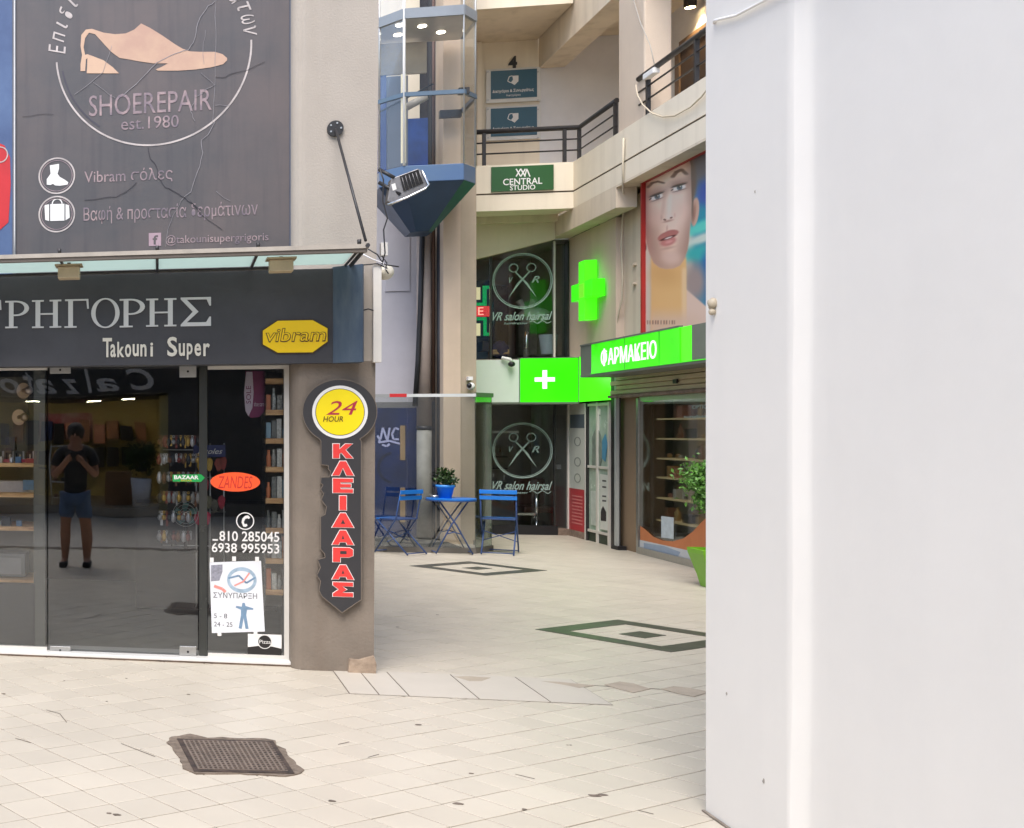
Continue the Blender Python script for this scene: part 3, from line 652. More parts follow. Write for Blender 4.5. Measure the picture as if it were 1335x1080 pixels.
for i, ch in enumerate(word):
    if ch == ' ': continue
    a = 178 - (i + .3) * (176 / n); rr = cr - .005
    px_, pz_ = c.x + rr * math.cos(R(a)), c.z + rr * math.sin(R(a))
    w = .050 if ch in 'ιρσς' else .066; hgt = .085 if ch not in 'Εδθφώά' else .12
    if ch == 'ι': w = .030
    text('letter', ch, m_inkw, FB, (px_ - w / 2, pz_ - hgt / 2, px_ + w / 2, pz_ + hgt / 2), t, d=.001, th=.002, rot=a - 90, bold=0, shear=.25)
text('lettering', 'SHOEREPAIR', m_inkp, FB, bY(116, 120.5, 276, 148, PYY), t, d=.001, th=.002)
text('lettering', 'est.1980', m_inkp, FB, bY(158, 152, 233, 168, PYY), t, d=.001, th=.002)
text('lettering', 'Vibram σόλες', m_inkp, FB, bY(110, 220, 225, 239, PYY), t, d=.001, th=.002)
text('lettering', 'Βαφή & пροστασία δερμάτινων', m_inkp, FB, bY(109, 266, 336, 289, PYY), t, d=.001, th=.002)
text('lettering', '@takounisupergrigoris', m_inkp, FB, bY(216, 305, 350, 319, PYY), t, d=.001, th=.002)
q = bY(194, 304, 210, 321, PYY); MB().prism(FB, [(q[0], q[1]), (q[2], q[1]), (q[2], q[3]), (q[0], q[3])], .001, .003).build('logo_print', mat('pinkish_print', s2l(176, 150, 160), rough=.7), t)
text('lettering', 'f', m_ban, FB, bY(199, 307, 206, 319, PYY), t, d=.0032, th=.001, bold=.02)
for yy in (229.5, 279.5):
    c2 = onY(74, yy, PYY); r_ = onY(98, yy, PYY).x - c2.x
    MB().ring(FB, c2.x, c2.z, r_, r_ - .010, .001, .003, 40).build('circle_print', m_inkw, t)
    MB().ring(FB, c2.x, c2.z, r_ - .018, r_ - .023, .001, .003, 40).build('circle_print', m_inkp, t)
boot = [(65, 216), (77, 214), (77, 220), (75, 227), (78, 231), (85, 235), (89, 238), (88, 241), (78, 242.5), (72, 242), (69, 240), (66, 241.5), (61, 241), (61, 234), (66, 227)]
MB().prism(FB, pY(boot, PYY), .001, .003).build('boot_print', m_print_w, t)
MB().prism(FB, pY([(58, 268), (64, 266.5), (64, 288.5), (59, 287)], PYY), .001, .003).build('case_print', m_print_w, t)
MB().prism(FB, pY([(65.5, 266.5), (84, 266), (84, 288), (65.5, 288.5)], PYY), .001, .003).build('case_print', m_print_w, t)
MB().prism(FB, pY([(85.5, 266.5), (90, 268), (91, 284), (85.5, 287.5)], PYY), .001, .003).build('case_print', m_print_w, t)
c2 = onY(74.5, 266, PYY); MB().ring(FB, c2.x, c2.z, .038, .030, .001, .003, 20, a0=0, a1=180).build('case_handle_print', m_print_w, t)
# tears, creases
m_tear = mat('torn_white_edge', s2l(158, 154, 158), rough=.8, var=.3, scale=20); m_tear2 = mat('torn_dark_edge', s2l(60, 58, 66), rough=.8)
tears = [([(281, 0), (281, 60), (280.5, 120), (277, 160)], .005, 0), ([(160, 125), (185, 103), (205, 83), (228, 70), (246, 66), (254, 50), (258, 30), (268, 12), (280, 2)], .008, 0),
         ([(98, 124), (120, 106), (134, 95), (146, 60)], .005, 0), ([(192, 193), (195, 205), (203, 216), (206, 232), (216, 244), (232, 253), (246, 262), (262, 275)], .008, 1),
         ([(280, 160), (272, 175), (262, 182), (264, 200), (258, 225), (248, 250), (236, 262)], .007, 0), ([(281, 110), (268, 118), (255, 128), (249, 145), (254, 158)], .005, 0),
         ([(306, 95), (295, 101), (281, 101)], .005, 1), ([(109, 261), (130, 259), (152, 257), (168, 248), (178, 238)], .006, 1), ([(236, 262), (226, 282), (218, 300), (216, 322)], .004, 0),
         ([(262, 95), (280, 112)], .004, 0), ([(280, 138), (300, 138)], .004, 0), ([(30, 152), (60, 148), (70, 150)], .003, 1), ([(122, 108), (145, 126), (150, 128)], .004, 0), ([(268, 40), (264, 66), (266, 84)], .004, 0), ([(248, 262), (262, 280), (290, 300)], .005, 1), ([(281, 250), (300, 262)], .004, 0), ([(345, 80), (322, 92), (306, 95)], .004, 1)]
for pts, w, k in tears:
    P = []
    for (a, b), (c3, d3) in zip(pts[:-1], pts[1:]):
        for j in range(3): P.append((a + (c3 - a) * j / 3 + random.uniform(-1, 1), b + (d3 - b) * j / 3 + random.uniform(-1, 1)))
    P.append(pts[-1]); P = pY(P, PYY); b = MB()
    b.strip(FB, P, w * .48, .0032, .0048); b.build('tear', (m_tear, m_tear2)[k], t)
# neighbouring blue panel with red shoe shape
t = thing('side_banner', (-1.25, PYY, 2.75), 'narrow blue banner with a red shape cut by the left edge of the view', 'banner')
q = bY(-120, -260, 16, 345, PYY)
MB().box(q[0], q[2], PYY + .002, PYY + .03, 2.70, q[3]).build('sheet', mat('blue_banner', s2l(88, 112, 150), rough=.5, var=.3, scale=1.2, col2=s2l(60, 80, 120)), t)
MB().prism(frameY(PYY + .002), pY([(-40, 200), (-5, 185), (6, 190), (13, 205), (14, 240), (11, 290), (0, 300), (-40, 300)], PYY), .001, .003).build('red_print', mat('red_banner_ink', s2l(206, 42, 48), rough=.5, var=.2), t)
c2 = onY(0, 202, PYY); MB().ring(frameY(PYY), c2.x, c2.z, .058, .050, .002, .004, 30).build('ring_print', m_inkw, t)
MB().tube([onY(19, y, PYY - .012) for y in (-100, 0, 60, 120, 200, 260, 300, 340)], .004, 6).build('cord', m_print_w, t)

# ------------------------------------------------------------------ key shaped sign
KY = 7.985
t = thing('key_sign', (1.1, KY, .55), 'tall black key shaped locksmith sign with yellow round head on the pillar', 'sign')
kc = (443, 537); K = []
for i in range(0, 49):
    a = R(-62 + (360 - 56) * i / 48 - 0); K.append((kc[0] + 48.5 * math.cos(a), kc[1] - 44 * math.sin(a)))
K2 = [p for p in K]
shaft = [(418.5, 606), (428, 607), (428, 612), (430.5, 614), (430.5, 618), (429.5, 622), (418.5, 622.5), (418, 630), (421, 632), (420, 635), (418, 638), (422, 644), (419, 652), (423.5, 658), (425.5, 661), (424, 671), (418, 674), (418, 716), (423, 722), (424, 727), (414, 730), (418, 740), (413, 750), (418, 758), (416, 770), (420, 778), (446, 799), (471, 782)]
K = [p for p in K if p[1] < 576]
# head from right-bottom round to left-bottom, then down the cut edge
head = [(kc[0] + 48.5 * math.cos(R(a)), kc[1] - 42 * math.sin(R(a))) for a in range(-58, 239, 6)]
poly = head + [(418.5, 575)] + shaft + [(471, 575)]
FK = frameY(8.02)
MB().prism(FK, pY(poly, KY), .002, .035).build('board', mat('black_board', s2l(52, 51, 53), rough=.5, var=.1), t, bevel=.002)
ed = pY(poly, KY); b = MB(); b.strip(FK, ed + [ed[0]], .004, .030, .0362); b.build('edge_trim', mat('worn_edge', s2l(120, 108, 96), rough=.6), t)
c = onY(443, 537.5, KY); rx = onY(479.5, 537, KY).x - c.x
MB().disc(FK, c.x, c.z, rx, .0365, .039, 48).build('white_disc', m_print_w, t)
MB().disc(FK, c.x, c.z, rx * .885, .0392, .0402, 48).build('black_rim', MATS['black_print'], t)
MB().disc(FK, c.x, c.z, rx * .865, .0405, .042, 48).build('yellow_disc', mat('yellow_disc', s2l(246, 222, 12), rough=.4, var=.04), t)
text('lettering', '24', mat('crimson_print', s2l(176, 40, 66), rough=.5), FK, bY(425, 523, 466, 541, KY), t, d=.042, th=.0015, shear=.3)
text('lettering', 'HOUR', MATS['dark_brown_print'], FK, bY(421, 543, 447, 550, KY), t, d=.0438, th=.0015, shear=.2)
m_red = mat('red_letter', s2l(226, 62, 58), rough=.45, var=.05)
ys = [579, 601, 625, 647, 669, 692, 714, 738, 758, 778.5]
for i, ch in enumerate('ΚΛΕΙΔΑΡΑΣ'):
    y0 = 579 + i * 22.55; y1 = y0 + 18.5; w = 13.0 if ch != 'Ι' else 4.5
    if ch in 'ΑΔΛ': w = 14
    q = bY(447 - w, y0, 447 + w, y1, KY); g_ = .0
    GLY = {'Ι': [(0, 0), (1, 0), (1, 1), (0, 1)], 'Ε': [(0, 0), (1, 0), (1, .26), (.38, .26), (.38, .39), (.9, .39), (.9, .61), (.38, .61), (.38, .74), (1, .74), (1, 1), (0, 1)],
           'Λ': [(0, 0), (.33, 0), (.5, .55), (.67, 0), (1, 0), (.64, 1), (.36, 1)], 'Δ': [(0, 0), (1, 0), (.62, 1), (.38, 1)],
           'Α': [(0, 0), (.3, 0), (.35, .18), (.65, .18), (.7, 0), (1, 0), (.64, 1), (.36, 1)], 'Ρ': [(0, 0), (.36, 0), (.36, .33), (.8, .33), (1, .45), (1, .88), (.85, 1), (0, 1)],
           'Κ': [(0, 0), (.32, 0), (.32, .3), (.42, .4), (.66, 0), (1, 0), (.62, .58), (.97, 1), (.62, 1), (.32, .62), (.32, 1), (0, 1)],
           'Σ': [(0, 0), (1, 0), (1, .27), (.45, .27), (.68, .5), (.45, .73), (1, .73), (1, 1), (0, 1), (0, .8), (.3, .5), (0, .2)]}[ch]
    HOL = {'Δ': [(.4, .25), (.6, .25), (.5, .55)], 'Α': [(.44, .4), (.56, .4), (.5, .66)], 'Ρ': [(.36, .56), (.68, .56), (.68, .77), (.36, .77)]}.get(ch)
    W_, H_ = q[2] - q[0], q[3] - q[1]; e_ = .0042
    P_ = [(q[0] + a * W_, q[1] + c3 * H_) for a, c3 in GLY]
    # outline pushed outwards by e_
    def grow(P, e):
        out = []; n = len(P); ar = sum(P[i][0] * P[(i + 1) % n][1] - P[(i + 1) % n][0] * P[i][1] for i in range(n)); sg_ = 1 if ar > 0 else -1
        for i in range(n):
            a, b, c = Vector(P[i - 1]), Vector(P[i]), Vector(P[(i + 1) % n]); d1 = (b - a).normalized(); d2 = (c - b).normalized()
            n1 = Vector((d1.y, -d1.x)) * sg_; n2 = Vector((d2.y, -d2.x)) * sg_; m = (n1 + n2); m = m / max(.45, m.dot(n1)); out.append((b.x + m.x * e, b.y + m.y * e))
        return out
    MB().prism(FK, grow(P_, e_), .0352, .0372).build('letter_edge', m_print_w, t)
    lt_ = MB().prism(FK, P_, .0373, .0405).build('letter', m_red, t)
    if HOL: MB().prism(FK, [(q[0] + a * W_, q[1] + c3 * H_) for a, c3 in HOL], .0406, .0412).build('counter', MATS['black_board'], lt_)

# trunking, floodlight, insulator on the pillar's right edge
b = MB(); q = bY(485.5, 346, 496.5, 473, 8.0); b.box(q[0], q[2], 7.97, 8.022, q[1], q[3]); b.build('cable_trunking', m_alu, None, bevel=.003, label='white vertical cable trunking on the right edge of the pillar', category='trunking')
q = bY(496, 317, 505, 334, 8.05); MB().box(q[0], q[2], 8.03, 8.08, q[1], q[3]).build('junction_box', m_alu, None, bevel=.003, label='small white junction box beside the canopy corner', category='junction box')
c = onY(506, 355, 8.1); t = thing('insulator', (c.x, c.y, c.z - .05), 'round cream porcelain insulator with loose wires beside the trunking', 'insulator')
b = MB()
for i in range(4): b.ball((c.x + .006 * i - .02, 8.1, c.z), .058 - .007 * i, 14, .9)
b.build('body', mat('cream_porcelain', s2l(222, 216, 198), rough=.3, var=.1), t)
MB().tube([(c.x - .05, 8.04, c.z + .10), (c.x - .02, 8.03, c.z + .05), (c.x - .03, 8.03, c.z + .01), (c.x - .01, 8.03, c.z - .02)], .004).build('wire', m_black, t)
t = thing('loose_cable', (1.35, 7.9, 2.7), 'thin tangle of cables running from the canopy corner up the pillar edge', 'cable')
for pts in ([(480, 325), (492, 332), (500, 345), (520, 348)], [(498, 345), (502, 330), (500, 300), (505, 285), (499, 262), (500, 235), (495, 220)], [(470, 330), (485, 338), (499, 343), (503, 352)], [(455, 352), (470, 346), (492, 344), (505, 350)], [(473, 405), (480, 403), (487, 405)]):
    P = [onY(x, y, 7.96) for x, y in pts]; MB().tube(P, .0045).build('wire', random.choice([m_black, m_alu, m_grey]), t)
# floodlight
t = thing('floodlight', (1.5, 8.0, 3.2), 'old metal floodlight on a tilted bracket fixed to the top of the pillar edge', 'floodlight')
FLY = 7.97
m_gal = mat('galvanised', s2l(150, 148, 148), rough=.45, metal=.7, var=.35, scale=20)
Ff = frameY(FLY)
MB().prism(Ff, pY([(510, 233), (545, 220), (553, 224), (559, 240), (556, 245), (513, 265), (505, 263)], FLY), -.10, .0).build('housing', m_gal, t, bevel=.004)
MB().prism(Ff, pY([(521, 230), (545, 221.5), (552, 239), (526, 250)], FLY), .001, .006).build('lamp_glass', mat('dark_lamp_glass', (.02, .018, .018), rough=.2, var=.5, scale=40), t)
MB().prism(Ff, pY([(510, 241), (515, 239), (517, 247), (512, 249)], FLY), .001, .004).build('rating_plate', m_print_w, t)
MB().tube([onY(505, 267, FLY - .01), onY(530, 258, FLY - .01), onY(555, 246, FLY - .01), onY(559, 241, FLY - .01), onY(550, 222, FLY - .01)], .007).build('rim', m_chrome, t)
MB().tube([onY(494, 221, 8.02), onY(514, 232, FLY)], .012).build('bracket', m_black, t)
MB().tube([onY(494, 238, 8.02), onY(522, 254, FLY)], .012).build('bracket', m_black, t)
for i in range(6):
    a = onY(524 + i * 4.5, 231 - i * 1.6, FLY - .008); c2 = onY(529 + i * 4.5, 249 - i * 2.1, FLY - .008); MB().tube([a, c2], .002, 5).build('grille_bar', m_gal, t)

# ================================================================== the arcade behind
RX = 6.08                       # facade line of the right hand building
def bX(x0, y0, x1, y1, X):      # photo box on an X plane -> (s0,t0,s1,t1) on frameX
    a = onX(x0, y1, X); b = onX(x1, y1, X); a2 = onX(x0, y0, X)
    m = onX((x0 + x1) / 2, y0, X); n = onX((x0 + x1) / 2, y1, X)
    return (-a.y, n.z, -b.y, m.z)
def yx(px, X): return onX(px, 560, X).y
def xy(px, Y): return onY(px, 560, Y).x
def zy(px, py, Y): return onY(px, py, Y).z
def zx(px, py, X): return onX(px, py, X).z

ac = thing('arcade_building', (7.5, 18, 0), 'cream arcade building with balconies wrapping round the corner above the pharmacy', 'building')
# right facade, upper part under the balcony (recess strip next to the billboard)
Yj = yx(803, RX)                # 17.23
MB().box(RX, 9, Yj, 19.06, 2.02, 4.48).build('wall', m_beige2, ac)
MB().box(RX + .10, 9, 8.0, Yj - .002, 2.02, 4.7).build('wall', m_beige, ac)
# balcony slab and parapets
PXf, PYf = 5.83, 18.10
zt, zg, zb = 5.44, 5.02, 4.775
prof = [(4.3, PYf), (PXf, PYf), (PXf, 7.5), (PXf + .22, 7.5), (PXf + .22, PYf + .22), (4.3, PYf + .22)]
MB().slab(prof, zg + .012, zt).build('parapet', m_cream, ac)
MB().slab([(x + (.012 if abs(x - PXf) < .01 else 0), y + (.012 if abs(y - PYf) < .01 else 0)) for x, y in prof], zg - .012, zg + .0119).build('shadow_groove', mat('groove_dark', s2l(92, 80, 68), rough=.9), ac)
MB().slab(prof, zb, zg - .0121).build('parapet_base', m_cream, ac)
MB().box(4.3, PXf - .001, PYf + .221, 19.9, zb + .03, zb + .2).build('balcony_soffit', m_cream, ac)
MB().box(PXf + .221, 9, 7.5, 19.9, zb + .03, zb + .2).build('balcony_slab', m_cream, ac)
Yn = yx(803, PXf)
MB().box(PXf, RX - .001, Yn, 19.03, 4.486, zb - .001).build('edge_beam', m_beige, ac)
MB().box(PXf, RX + .099, 7.5, Yn - .002, 4.745, zb - .001).build('edge_beam', m_beige, ac)
# beam above the salon window: drops to the left
MB().prism(frameY(19.02), [(PXf - .002, zb), (4.3, zb), (4.3, 4.10), (xy(641, 18.9), 4.24), (PXf - .002, 4.455)], -.05, .16).build('window_beam', m_beige, ac)
MB().box(4.3, PXf, 18.75, 18.86, zb - .07, zb + .029).build('cove', m_beige, ac)
# back wall of the upper balcony, ceiling, upper parapet
MB().box(4.1, 5.86, 19.7, 19.9, zb + .2, 8.55).build('upper_wall', m_cream, ac)
MB().box(5.861, 9.0, 19.72, 19.9, zb + .2, 8.55).build('upper_side_wall', m_grey, ac)
MB().box(xy(621, 19.6), xy(627, 19.6), 19.55, 19.699, zb + .2, 7.7).build('pilaster', m_cream, ac)
MB().box(4.3, PXf - .001, PYf + .02, 19.699, 7.72, 7.9).build('upper_soffit', m_beige, ac)
MB().box(6.221, 9, 15.2, 19.699, 7.72, 7.9).build('upper_soffit', m_beige, ac)
MB().slab([(4.3, PYf), (PXf, PYf), (PXf, 7.5), (PXf + .2, 7.5), (PXf + .2, PYf + .2), (4.3, PYf + .2)], 7.9, 8.6).build('upper_parapet', m_cream, ac)
MB().box(4.3, PXf - .001, PYf, PYf + .019, 7.72, 7.899).build('parapet_lip', m_cream, ac)
MB().box(5.85, 6.22, 7.5, 19.699, 7.27, 7.899).build('ceiling_beam', m_beige, ac)
# column and the wall beyond with its door
MB().box(5.852, 6.16, 15.69, 16.5, zt - .2, 7.269).build('column', m_beige2, ac, bevel=.02)
MB().box(7.4, 7.6, 7.5, 19.7, zb + .2, 7.9).build('upper_back_wall', m_grey, ac)
dfr = mat('brown_door_frame', s2l(128, 104, 84), rough=.6, var=.15)
d = yx(888, 7.39), yx(940, 7.39)
door = MB().box(7.385, 7.399, d[1], d[0], zb + .2, 7.05).build('balcony_door', mat('dark_brown_door', s2l(84, 68, 58), rough=.5), ac)
MB().box(7.36, 7.40, d[0] + .001, d[0] + .14, zb + .2, 7.10).build('frame', dfr, door)
MB().box(7.36, 7.40, d[1], d[0], 7.051, 7.19).build('frame', dfr, door)
# far end and unseen mass of the building
MB().box(9.0, 12, 7.5, 20, 0, 8.6).build('rear_mass', m_beige, ac)
MB().box(-3, 4.299, 19.9, 20.2, 0, 8.6).build('end_wall', m_beige, ac)
MB().box(4.3, 9, 21.5, 21.8, 0, 8.6).build('end_wall', m_int, ac)
MB().box(4.299, 4.42, 19.2, 21.5, 0, 8.6).build('inner_wall', m_lav, ac)
MB().box(6.3, 9, 19.15, 19.3, 0, 4.7).build('party_wall', m_int, ac)

# balcony railings
def railing(pts, label, posts):
    zr = 5.955
    t = thing('balcony_railing', (pts[0][0], pts[0][1], zt), label, 'railing', 'black railings on the arcade balcony')
    m = m_black
    MB().tube([(x, y, zr) for x, y in pts], .036, 10).build('handrail', m, t)
    for z in (5.79, 5.63):
        MB().tube([(x, y, z) for x, y in pts], .012, 8).build('rail', m, t)
    for x, y in posts:
        MB().box(x - .022, x + .022, y - .022, y + .022, zt + .001, zr).build('post', m, t)
IX, IY = 5.94, 18.2
railing([(4.35, IY), (IX, IY), (IX, yx(804, IX))], 'black railing bent round the corner over the green studio sign', [(xy(631, IY), IY), (xy(736, IY), IY), (IX - .0, IY - .0), (IX, yx(804, IX) + .04)])
railing([(IX - .09, yx(833, IX - .09)), (IX - .09, 12.0)], 'black railing to the right of the beige column above the billboard', [(IX - .09, yx(845, IX - .09)), (IX - .09, yx(908, IX - .09)), (IX - .09, 12.8)])
lt = onX(905, 8, 7.3)
t = thing('wall_spotlight', (7.3, lt.y, lt.z - .2), 'lit dark spotlight on the upper balcony wall over the brown door', 'lamp')
MB().tube([(7.395, lt.y, lt.z + .12), (7.25, lt.y, lt.z + .10)], .02).build('bracket', m_black, t)
MB().lathe((7.25, lt.y, lt.z), [(.075, .16), (.08, .02), (.07, -.02)], 16).build('lamp_shade', m_black, t)
MB().disc(Frame((7.25, lt.y, lt.z - .015), (1, 0, 0), (0, 1, 0), (0, 0, -1)), 0, 0, .062, 0, .004, 16).build('lens', emis('warm_lens', (1, .72, .35), 14), t)
ld = bpy.data.lights.new('spot_glow', 'SPOT'); ld.energy = 22; ld.color = (1, .72, .38); ld.spot_size = R(120); ld.spot_blend = .6; ld.shadow_soft_size = .05
lo = bpy.data.objects.new('spot_glow', ld); COL.objects.link(lo); lo.parent = t; lo.location = (-.05, 0, .15)
t = thing('balcony_gadget', (IX - .12, yx(838, 5.8), 5.9), 'small white box strapped to the end of the balcony handrail with a hanging pale cable', 'box')
q = onX(842, 100, 5.82)
MB().box(5.79, 5.87, q.y - .28, q.y + .02, q.z - .04, q.z + .03).build('box', m_print_w, t, bevel=.01)
MB().tube([onX(x, y, 5.80) for x, y in ((829, 111), (831, 124), (838, 137), (850, 148), (864, 152.5), (880, 151), (900, 140), (915, 126), (925, 112))], .009).build('cable', mat('pale_cable', s2l(205, 190, 165), rough=.6), t)
MB().tube([onX(x, y, 5.82) for x, y in ((823, -10), (835, 30), (848, 60), (854, 88))], .006).build('cable', m_bar, t)

# signs on the upper floor
t = thing('law_office_plaque', (5.2, 19.68, 6.7), 'upper teal plaque with white crest on clear acrylic under the number four', 'plaque', 'teal plaques on the balcony wall')
t2 = thing('law_office_plaque', (5.2, 19.68, 5.9), 'lower teal plaque with white crest on clear acrylic partly behind the railing', 'plaque', 'teal plaques on the balcony wall')
m_teal = mat('teal_plate', s2l(62, 100, 118), rough=.3, var=.05); m_acr = mat('acrylic_edge', s2l(222, 220, 214), rough=.15)
FQ = frameY(19.70)
for tt, dy in ((t, 0), (t2, 49)):
    q = bY(633, 90 + dy, 704, 134 + dy, 19.7); MB().box(q[0], q[2], 19.665, 19.675, q[1], q[3]).build('acrylic_sheet', m_acr, tt)
    q = bY(639, 92.5 + dy, 699, 129 + dy, 19.7); MB().box(q[0], q[2], 19.655, 19.6649, q[1], q[3]).build('plate', m_teal, tt)
    for sx in (636, 701):
        for sy in (94, 131): c = onY(sx, sy + dy, 19.66); MB().disc(frameY(19.66), c.x, c.z, .013, 0, .012, 10).build('standoff', m_steel, tt)
    text('lettering', 'Δικηγόροι & Συνεργάτες', m_print_w, frameY(19.655), bY(642, 116 + dy, 696, 121 + dy, 19.65), tt, th=.002, bold=.02)
    if dy == 0: text('lettering', 'δικηγόροι', m_print_w, frameY(19.655), bY(660, 122.5, 679, 126, 19.65), tt, th=.002)
    MB().prism(frameY(19.655), pY([(668, 99 + dy), (676, 98.5 + dy), (676, 106 + dy), (671, 111 + dy), (666, 108 + dy), (669, 104 + dy)], 19.65), 0, .002).build('crest', m_print_w, tt)
    MB().strip(frameY(19.655), pY([(666, 108 + dy), (662, 106 + dy), (664, 100 + dy), (668, 99 + dy)], 19.65), .012, 0, .002).build('crest', m_print_w, tt)
t = thing('number_sign', (5.2, 19.69, 7.0), 'dark number four fixed to the balcony wall above two teal plaques', 'number')
text('digit', '4', m_black, FQ, bY(662.5, 74, 673.5, 90, 19.7), t, d=.001, th=.03, bold=.04)
t = thing('studio_sign', (5, PYf, 5.03), 'dark green sign with white studio lettering on the balcony parapet', 'sign')
q = bY(640, 217, 721, 250, PYf)
MB().box(q[0], q[2], PYf - .03, PYf - .001, q[1] + .01, q[3]).build('panel', mat('forest_green', s2l(44, 92, 48), rough=.4, var=.08), t)
FC = frameY(PYf - .03)
text('lettering', 'CENTRAL', m_print_w, FC, bY(655, 233, 706, 241.5, PYf), t, th=.002, bold=.01)
text('lettering', 'STUDIO', m_print_w, FC, bY(664, 242, 697, 248.5, PYf), t, th=.002, bold=.01)
for pts in ([(672, 221), (678, 231)], [(678, 221), (672, 231)], [(678, 221), (684, 231)], [(684, 221), (678, 231)], [(683, 231), (686, 221), (690, 231)]):
    MB().strip(FC, pY(pts, PYf), .016, 0, .002 + random.uniform(0, .001)).build('logo_stroke', m_print_w, t)

# ------------------------------------------------------------------ pharmacy sign, cross, fascia boxes
m_gbox = emis('green_light_box', (.05, 1.0, .005), .34, var=.35, scale=2.2)
m_gbox2 = emis('green_light_box_bright', (.08, 1.0, .01), .42, var=.1)
m_gboxd = emis('green_light_box_dim', (.05, .8, .01), .3, var=.2, scale=1.5)
m_wlet = emis('lit_white_letter', (.86, 1, .84), .55)
m_gframe = mat('sign_grey', s2l(104, 108, 100), rough=.5, var=.1)
SX = 5.50
t = thing('pharmacy_sign', (SX, 15, 2.3), 'bright green lit pharmacy light box with white Greek letters above the shutter', 'sign')
y0s, y1s, y2s = yx(757, SX), yx(771, SX), yx(886, SX)
z0, z1 = 2.315, 2.70
MB().box(SX, SX + .42, y1s + .001, y0s, z0, z1).build('end_panel', m_gframe, t)
MB().box(SX, SX + .03, y2s, y1s, z0 + .012, z1).build('light_box', m_gbox, t); MB().box(SX + .031, SX + .42, y2s, y1s, z0 + .012, z1).build('casing', m_gframe, t)
MB().box(SX + .01, SX + .03, y2s - .26, y2s - .001, z0 + .012, z1).build('light_box', m_gbox2, t); MB().box(SX + .031, SX + .42, y2s - .26, y2s - .001, z0 + .012, z1).build('casing', m_gframe, t)
# unlit grey section, its green edge glowing on it
MB().box(SX + .012, SX + .42, 9.5, y2s - .261, z0 + .012, z1).build('dark_panel', mat('grey_green_panel', s2l(110, 120, 106), rough=.35, var=.1), t)
MB().box(SX - .004, SX + .43, 9.5, y0s, z0 - .028, z0 + .0115).build('bottom_trim', m_gframe, t)
MB().box(SX - .012, SX - .0045, 9.5, y1s, z0 + .0, z0 + .011).build('lit_edge', m_gboxd, t)
FSX = frameX(SX)
text('lettering', 'ΦΑΡΜΑΚΕΙΟ', m_wlet, FSX, bX(784, 449, 856, 473, SX), t, d=.001, th=.006, bold=.0)
MB().box(SX + .43, RX + .1, 9.5, y0s - .1, z0 + .05, z1 - .05).build('bracket', m_gframe, t)

for ys_ in (y1s - (y1s - y2s) * .42, y1s - (y1s - y2s) * .80): MB().box(SX - .002, SX - .0003, ys_ - .006, ys_ + .006, z0 + .012, z1).build('seam', mat('seam_green', s2l(40, 150, 30), rough=.5), t)
MB().box(SX - .010, SX + .032, y2s, y0s, z1 + .0005, z1 + .02).build('top_trim', m_gframe, t)
t = thing('pharmacy_cross', (5.98, 17.9, 3.1), 'bright green lit pharmacy cross mounted on the wall above the corner', 'cross sign')
CY, CZ, CW, CB = 17.95, 3.57, .42, .12
F = frameX(6.05); s0 = -CY
MB().prism(F, [(s0 - CB, CZ - CW), (s0 + CB, CZ - CW), (s0 + CB, CZ + CW), (s0 - CB, CZ + CW)], 0, .16).build('upright', m_gbox2, t)
MB().prism(F, [(s0 - CW, CZ - CB), (s0 - CB - .001, CZ - CB), (s0 - CB - .001, CZ + CB), (s0 - CW, CZ + CB)], .0, .16).build('arm', m_gbox, t)
MB().prism(F, [(s0 + CW, CZ - CB), (s0 + CB + .001, CZ - CB), (s0 + CB + .001, CZ + CB), (s0 + CW, CZ + CB)], .0, .16).build('arm', m_gbox, t)
m_gp = emis('green_cross_inner', (.2, .9, .03), .3)
MB().prism(F, [(s0 - .1, CZ - .1), (s0 + .1, CZ - .1), (s0 + .1, CZ + .1), (s0 - .1, CZ + .1)], .161, .164).build('centre_plate', m_gp, t)
MB().tube([(6.078, CY, CZ), (6.051, CY, CZ)], .05).build('mount', m_black, t)

t = thing('fascia_light_box', (5.5, 18.4, 2.0), 'green lit fascia box with small white cross wrapping the corner over the salon door', 'sign')
FYb, FXb = 18.40, 6.0
xg = xy(677, FYb); zf0, zf1 = 2.0, 2.655
MB().box(xg, FXb, FYb, FYb + .02, zf0, zf1 - .012).build('front_box', m_gbox, t); MB().box(xg, FXb, FYb + .021, FYb + .12, zf0, zf1).build('casing', m_gframe, t); MB().box(xg, FXb - .06, FYb - .006, FYb + .0205, zf1 - .0115, zf1).build('top_trim', m_gframe, t); MB().box(xg - .002, xg + .012, FYb - .006, FYb - .0005, zf0, zf1).build('side_trim', m_gframe, t)
MB().box(FXb - .0, FXb + .02, yx(797, FXb), FYb - .001, zf0, zf1).build('side_box', m_gbox2, t); MB().box(FXb + .021, RX - .001, yx(797, FXb), FYb - .001, zf0, zf1).build('casing', m_gframe, t); MB().box(FXb - .008, FXb + .02, FYb - .009, FYb - .0005, zf0, zf1).build('corner_trim', m_gframe, t)
c = onY(710, 495, FYb); b = MB(); w_, l_ = .030, .135; FF = frameY(FYb)
b.prism(FF, [(c.x - w_, c.z - l_), (c.x + w_, c.z - l_), (c.x + w_, c.z - w_), (c.x + l_, c.z - w_), (c.x + l_, c.z + w_), (c.x + w_, c.z + w_), (c.x + w_, c.z + l_), (c.x - w_, c.z + l_), (c.x - w_, c.z + w_), (c.x - l_, c.z + w_), (c.x - l_, c.z - w_), (c.x - w_, c.z - w_)], .001, .012)
b.build('white_cross', m_wlet, t)
MB().box(4.43, xg - .002, FYb + .002, FYb + .12, zf0, zf1 - .03).build('white_panel', mat('white_fascia', s2l(222, 230, 220), rough=.4, var=.04), t)
MB().box(4.43, FXb, FYb - .004, FYb + .75, zf0 - .03, zf0 - .001).build('underside', m_gframe, t)
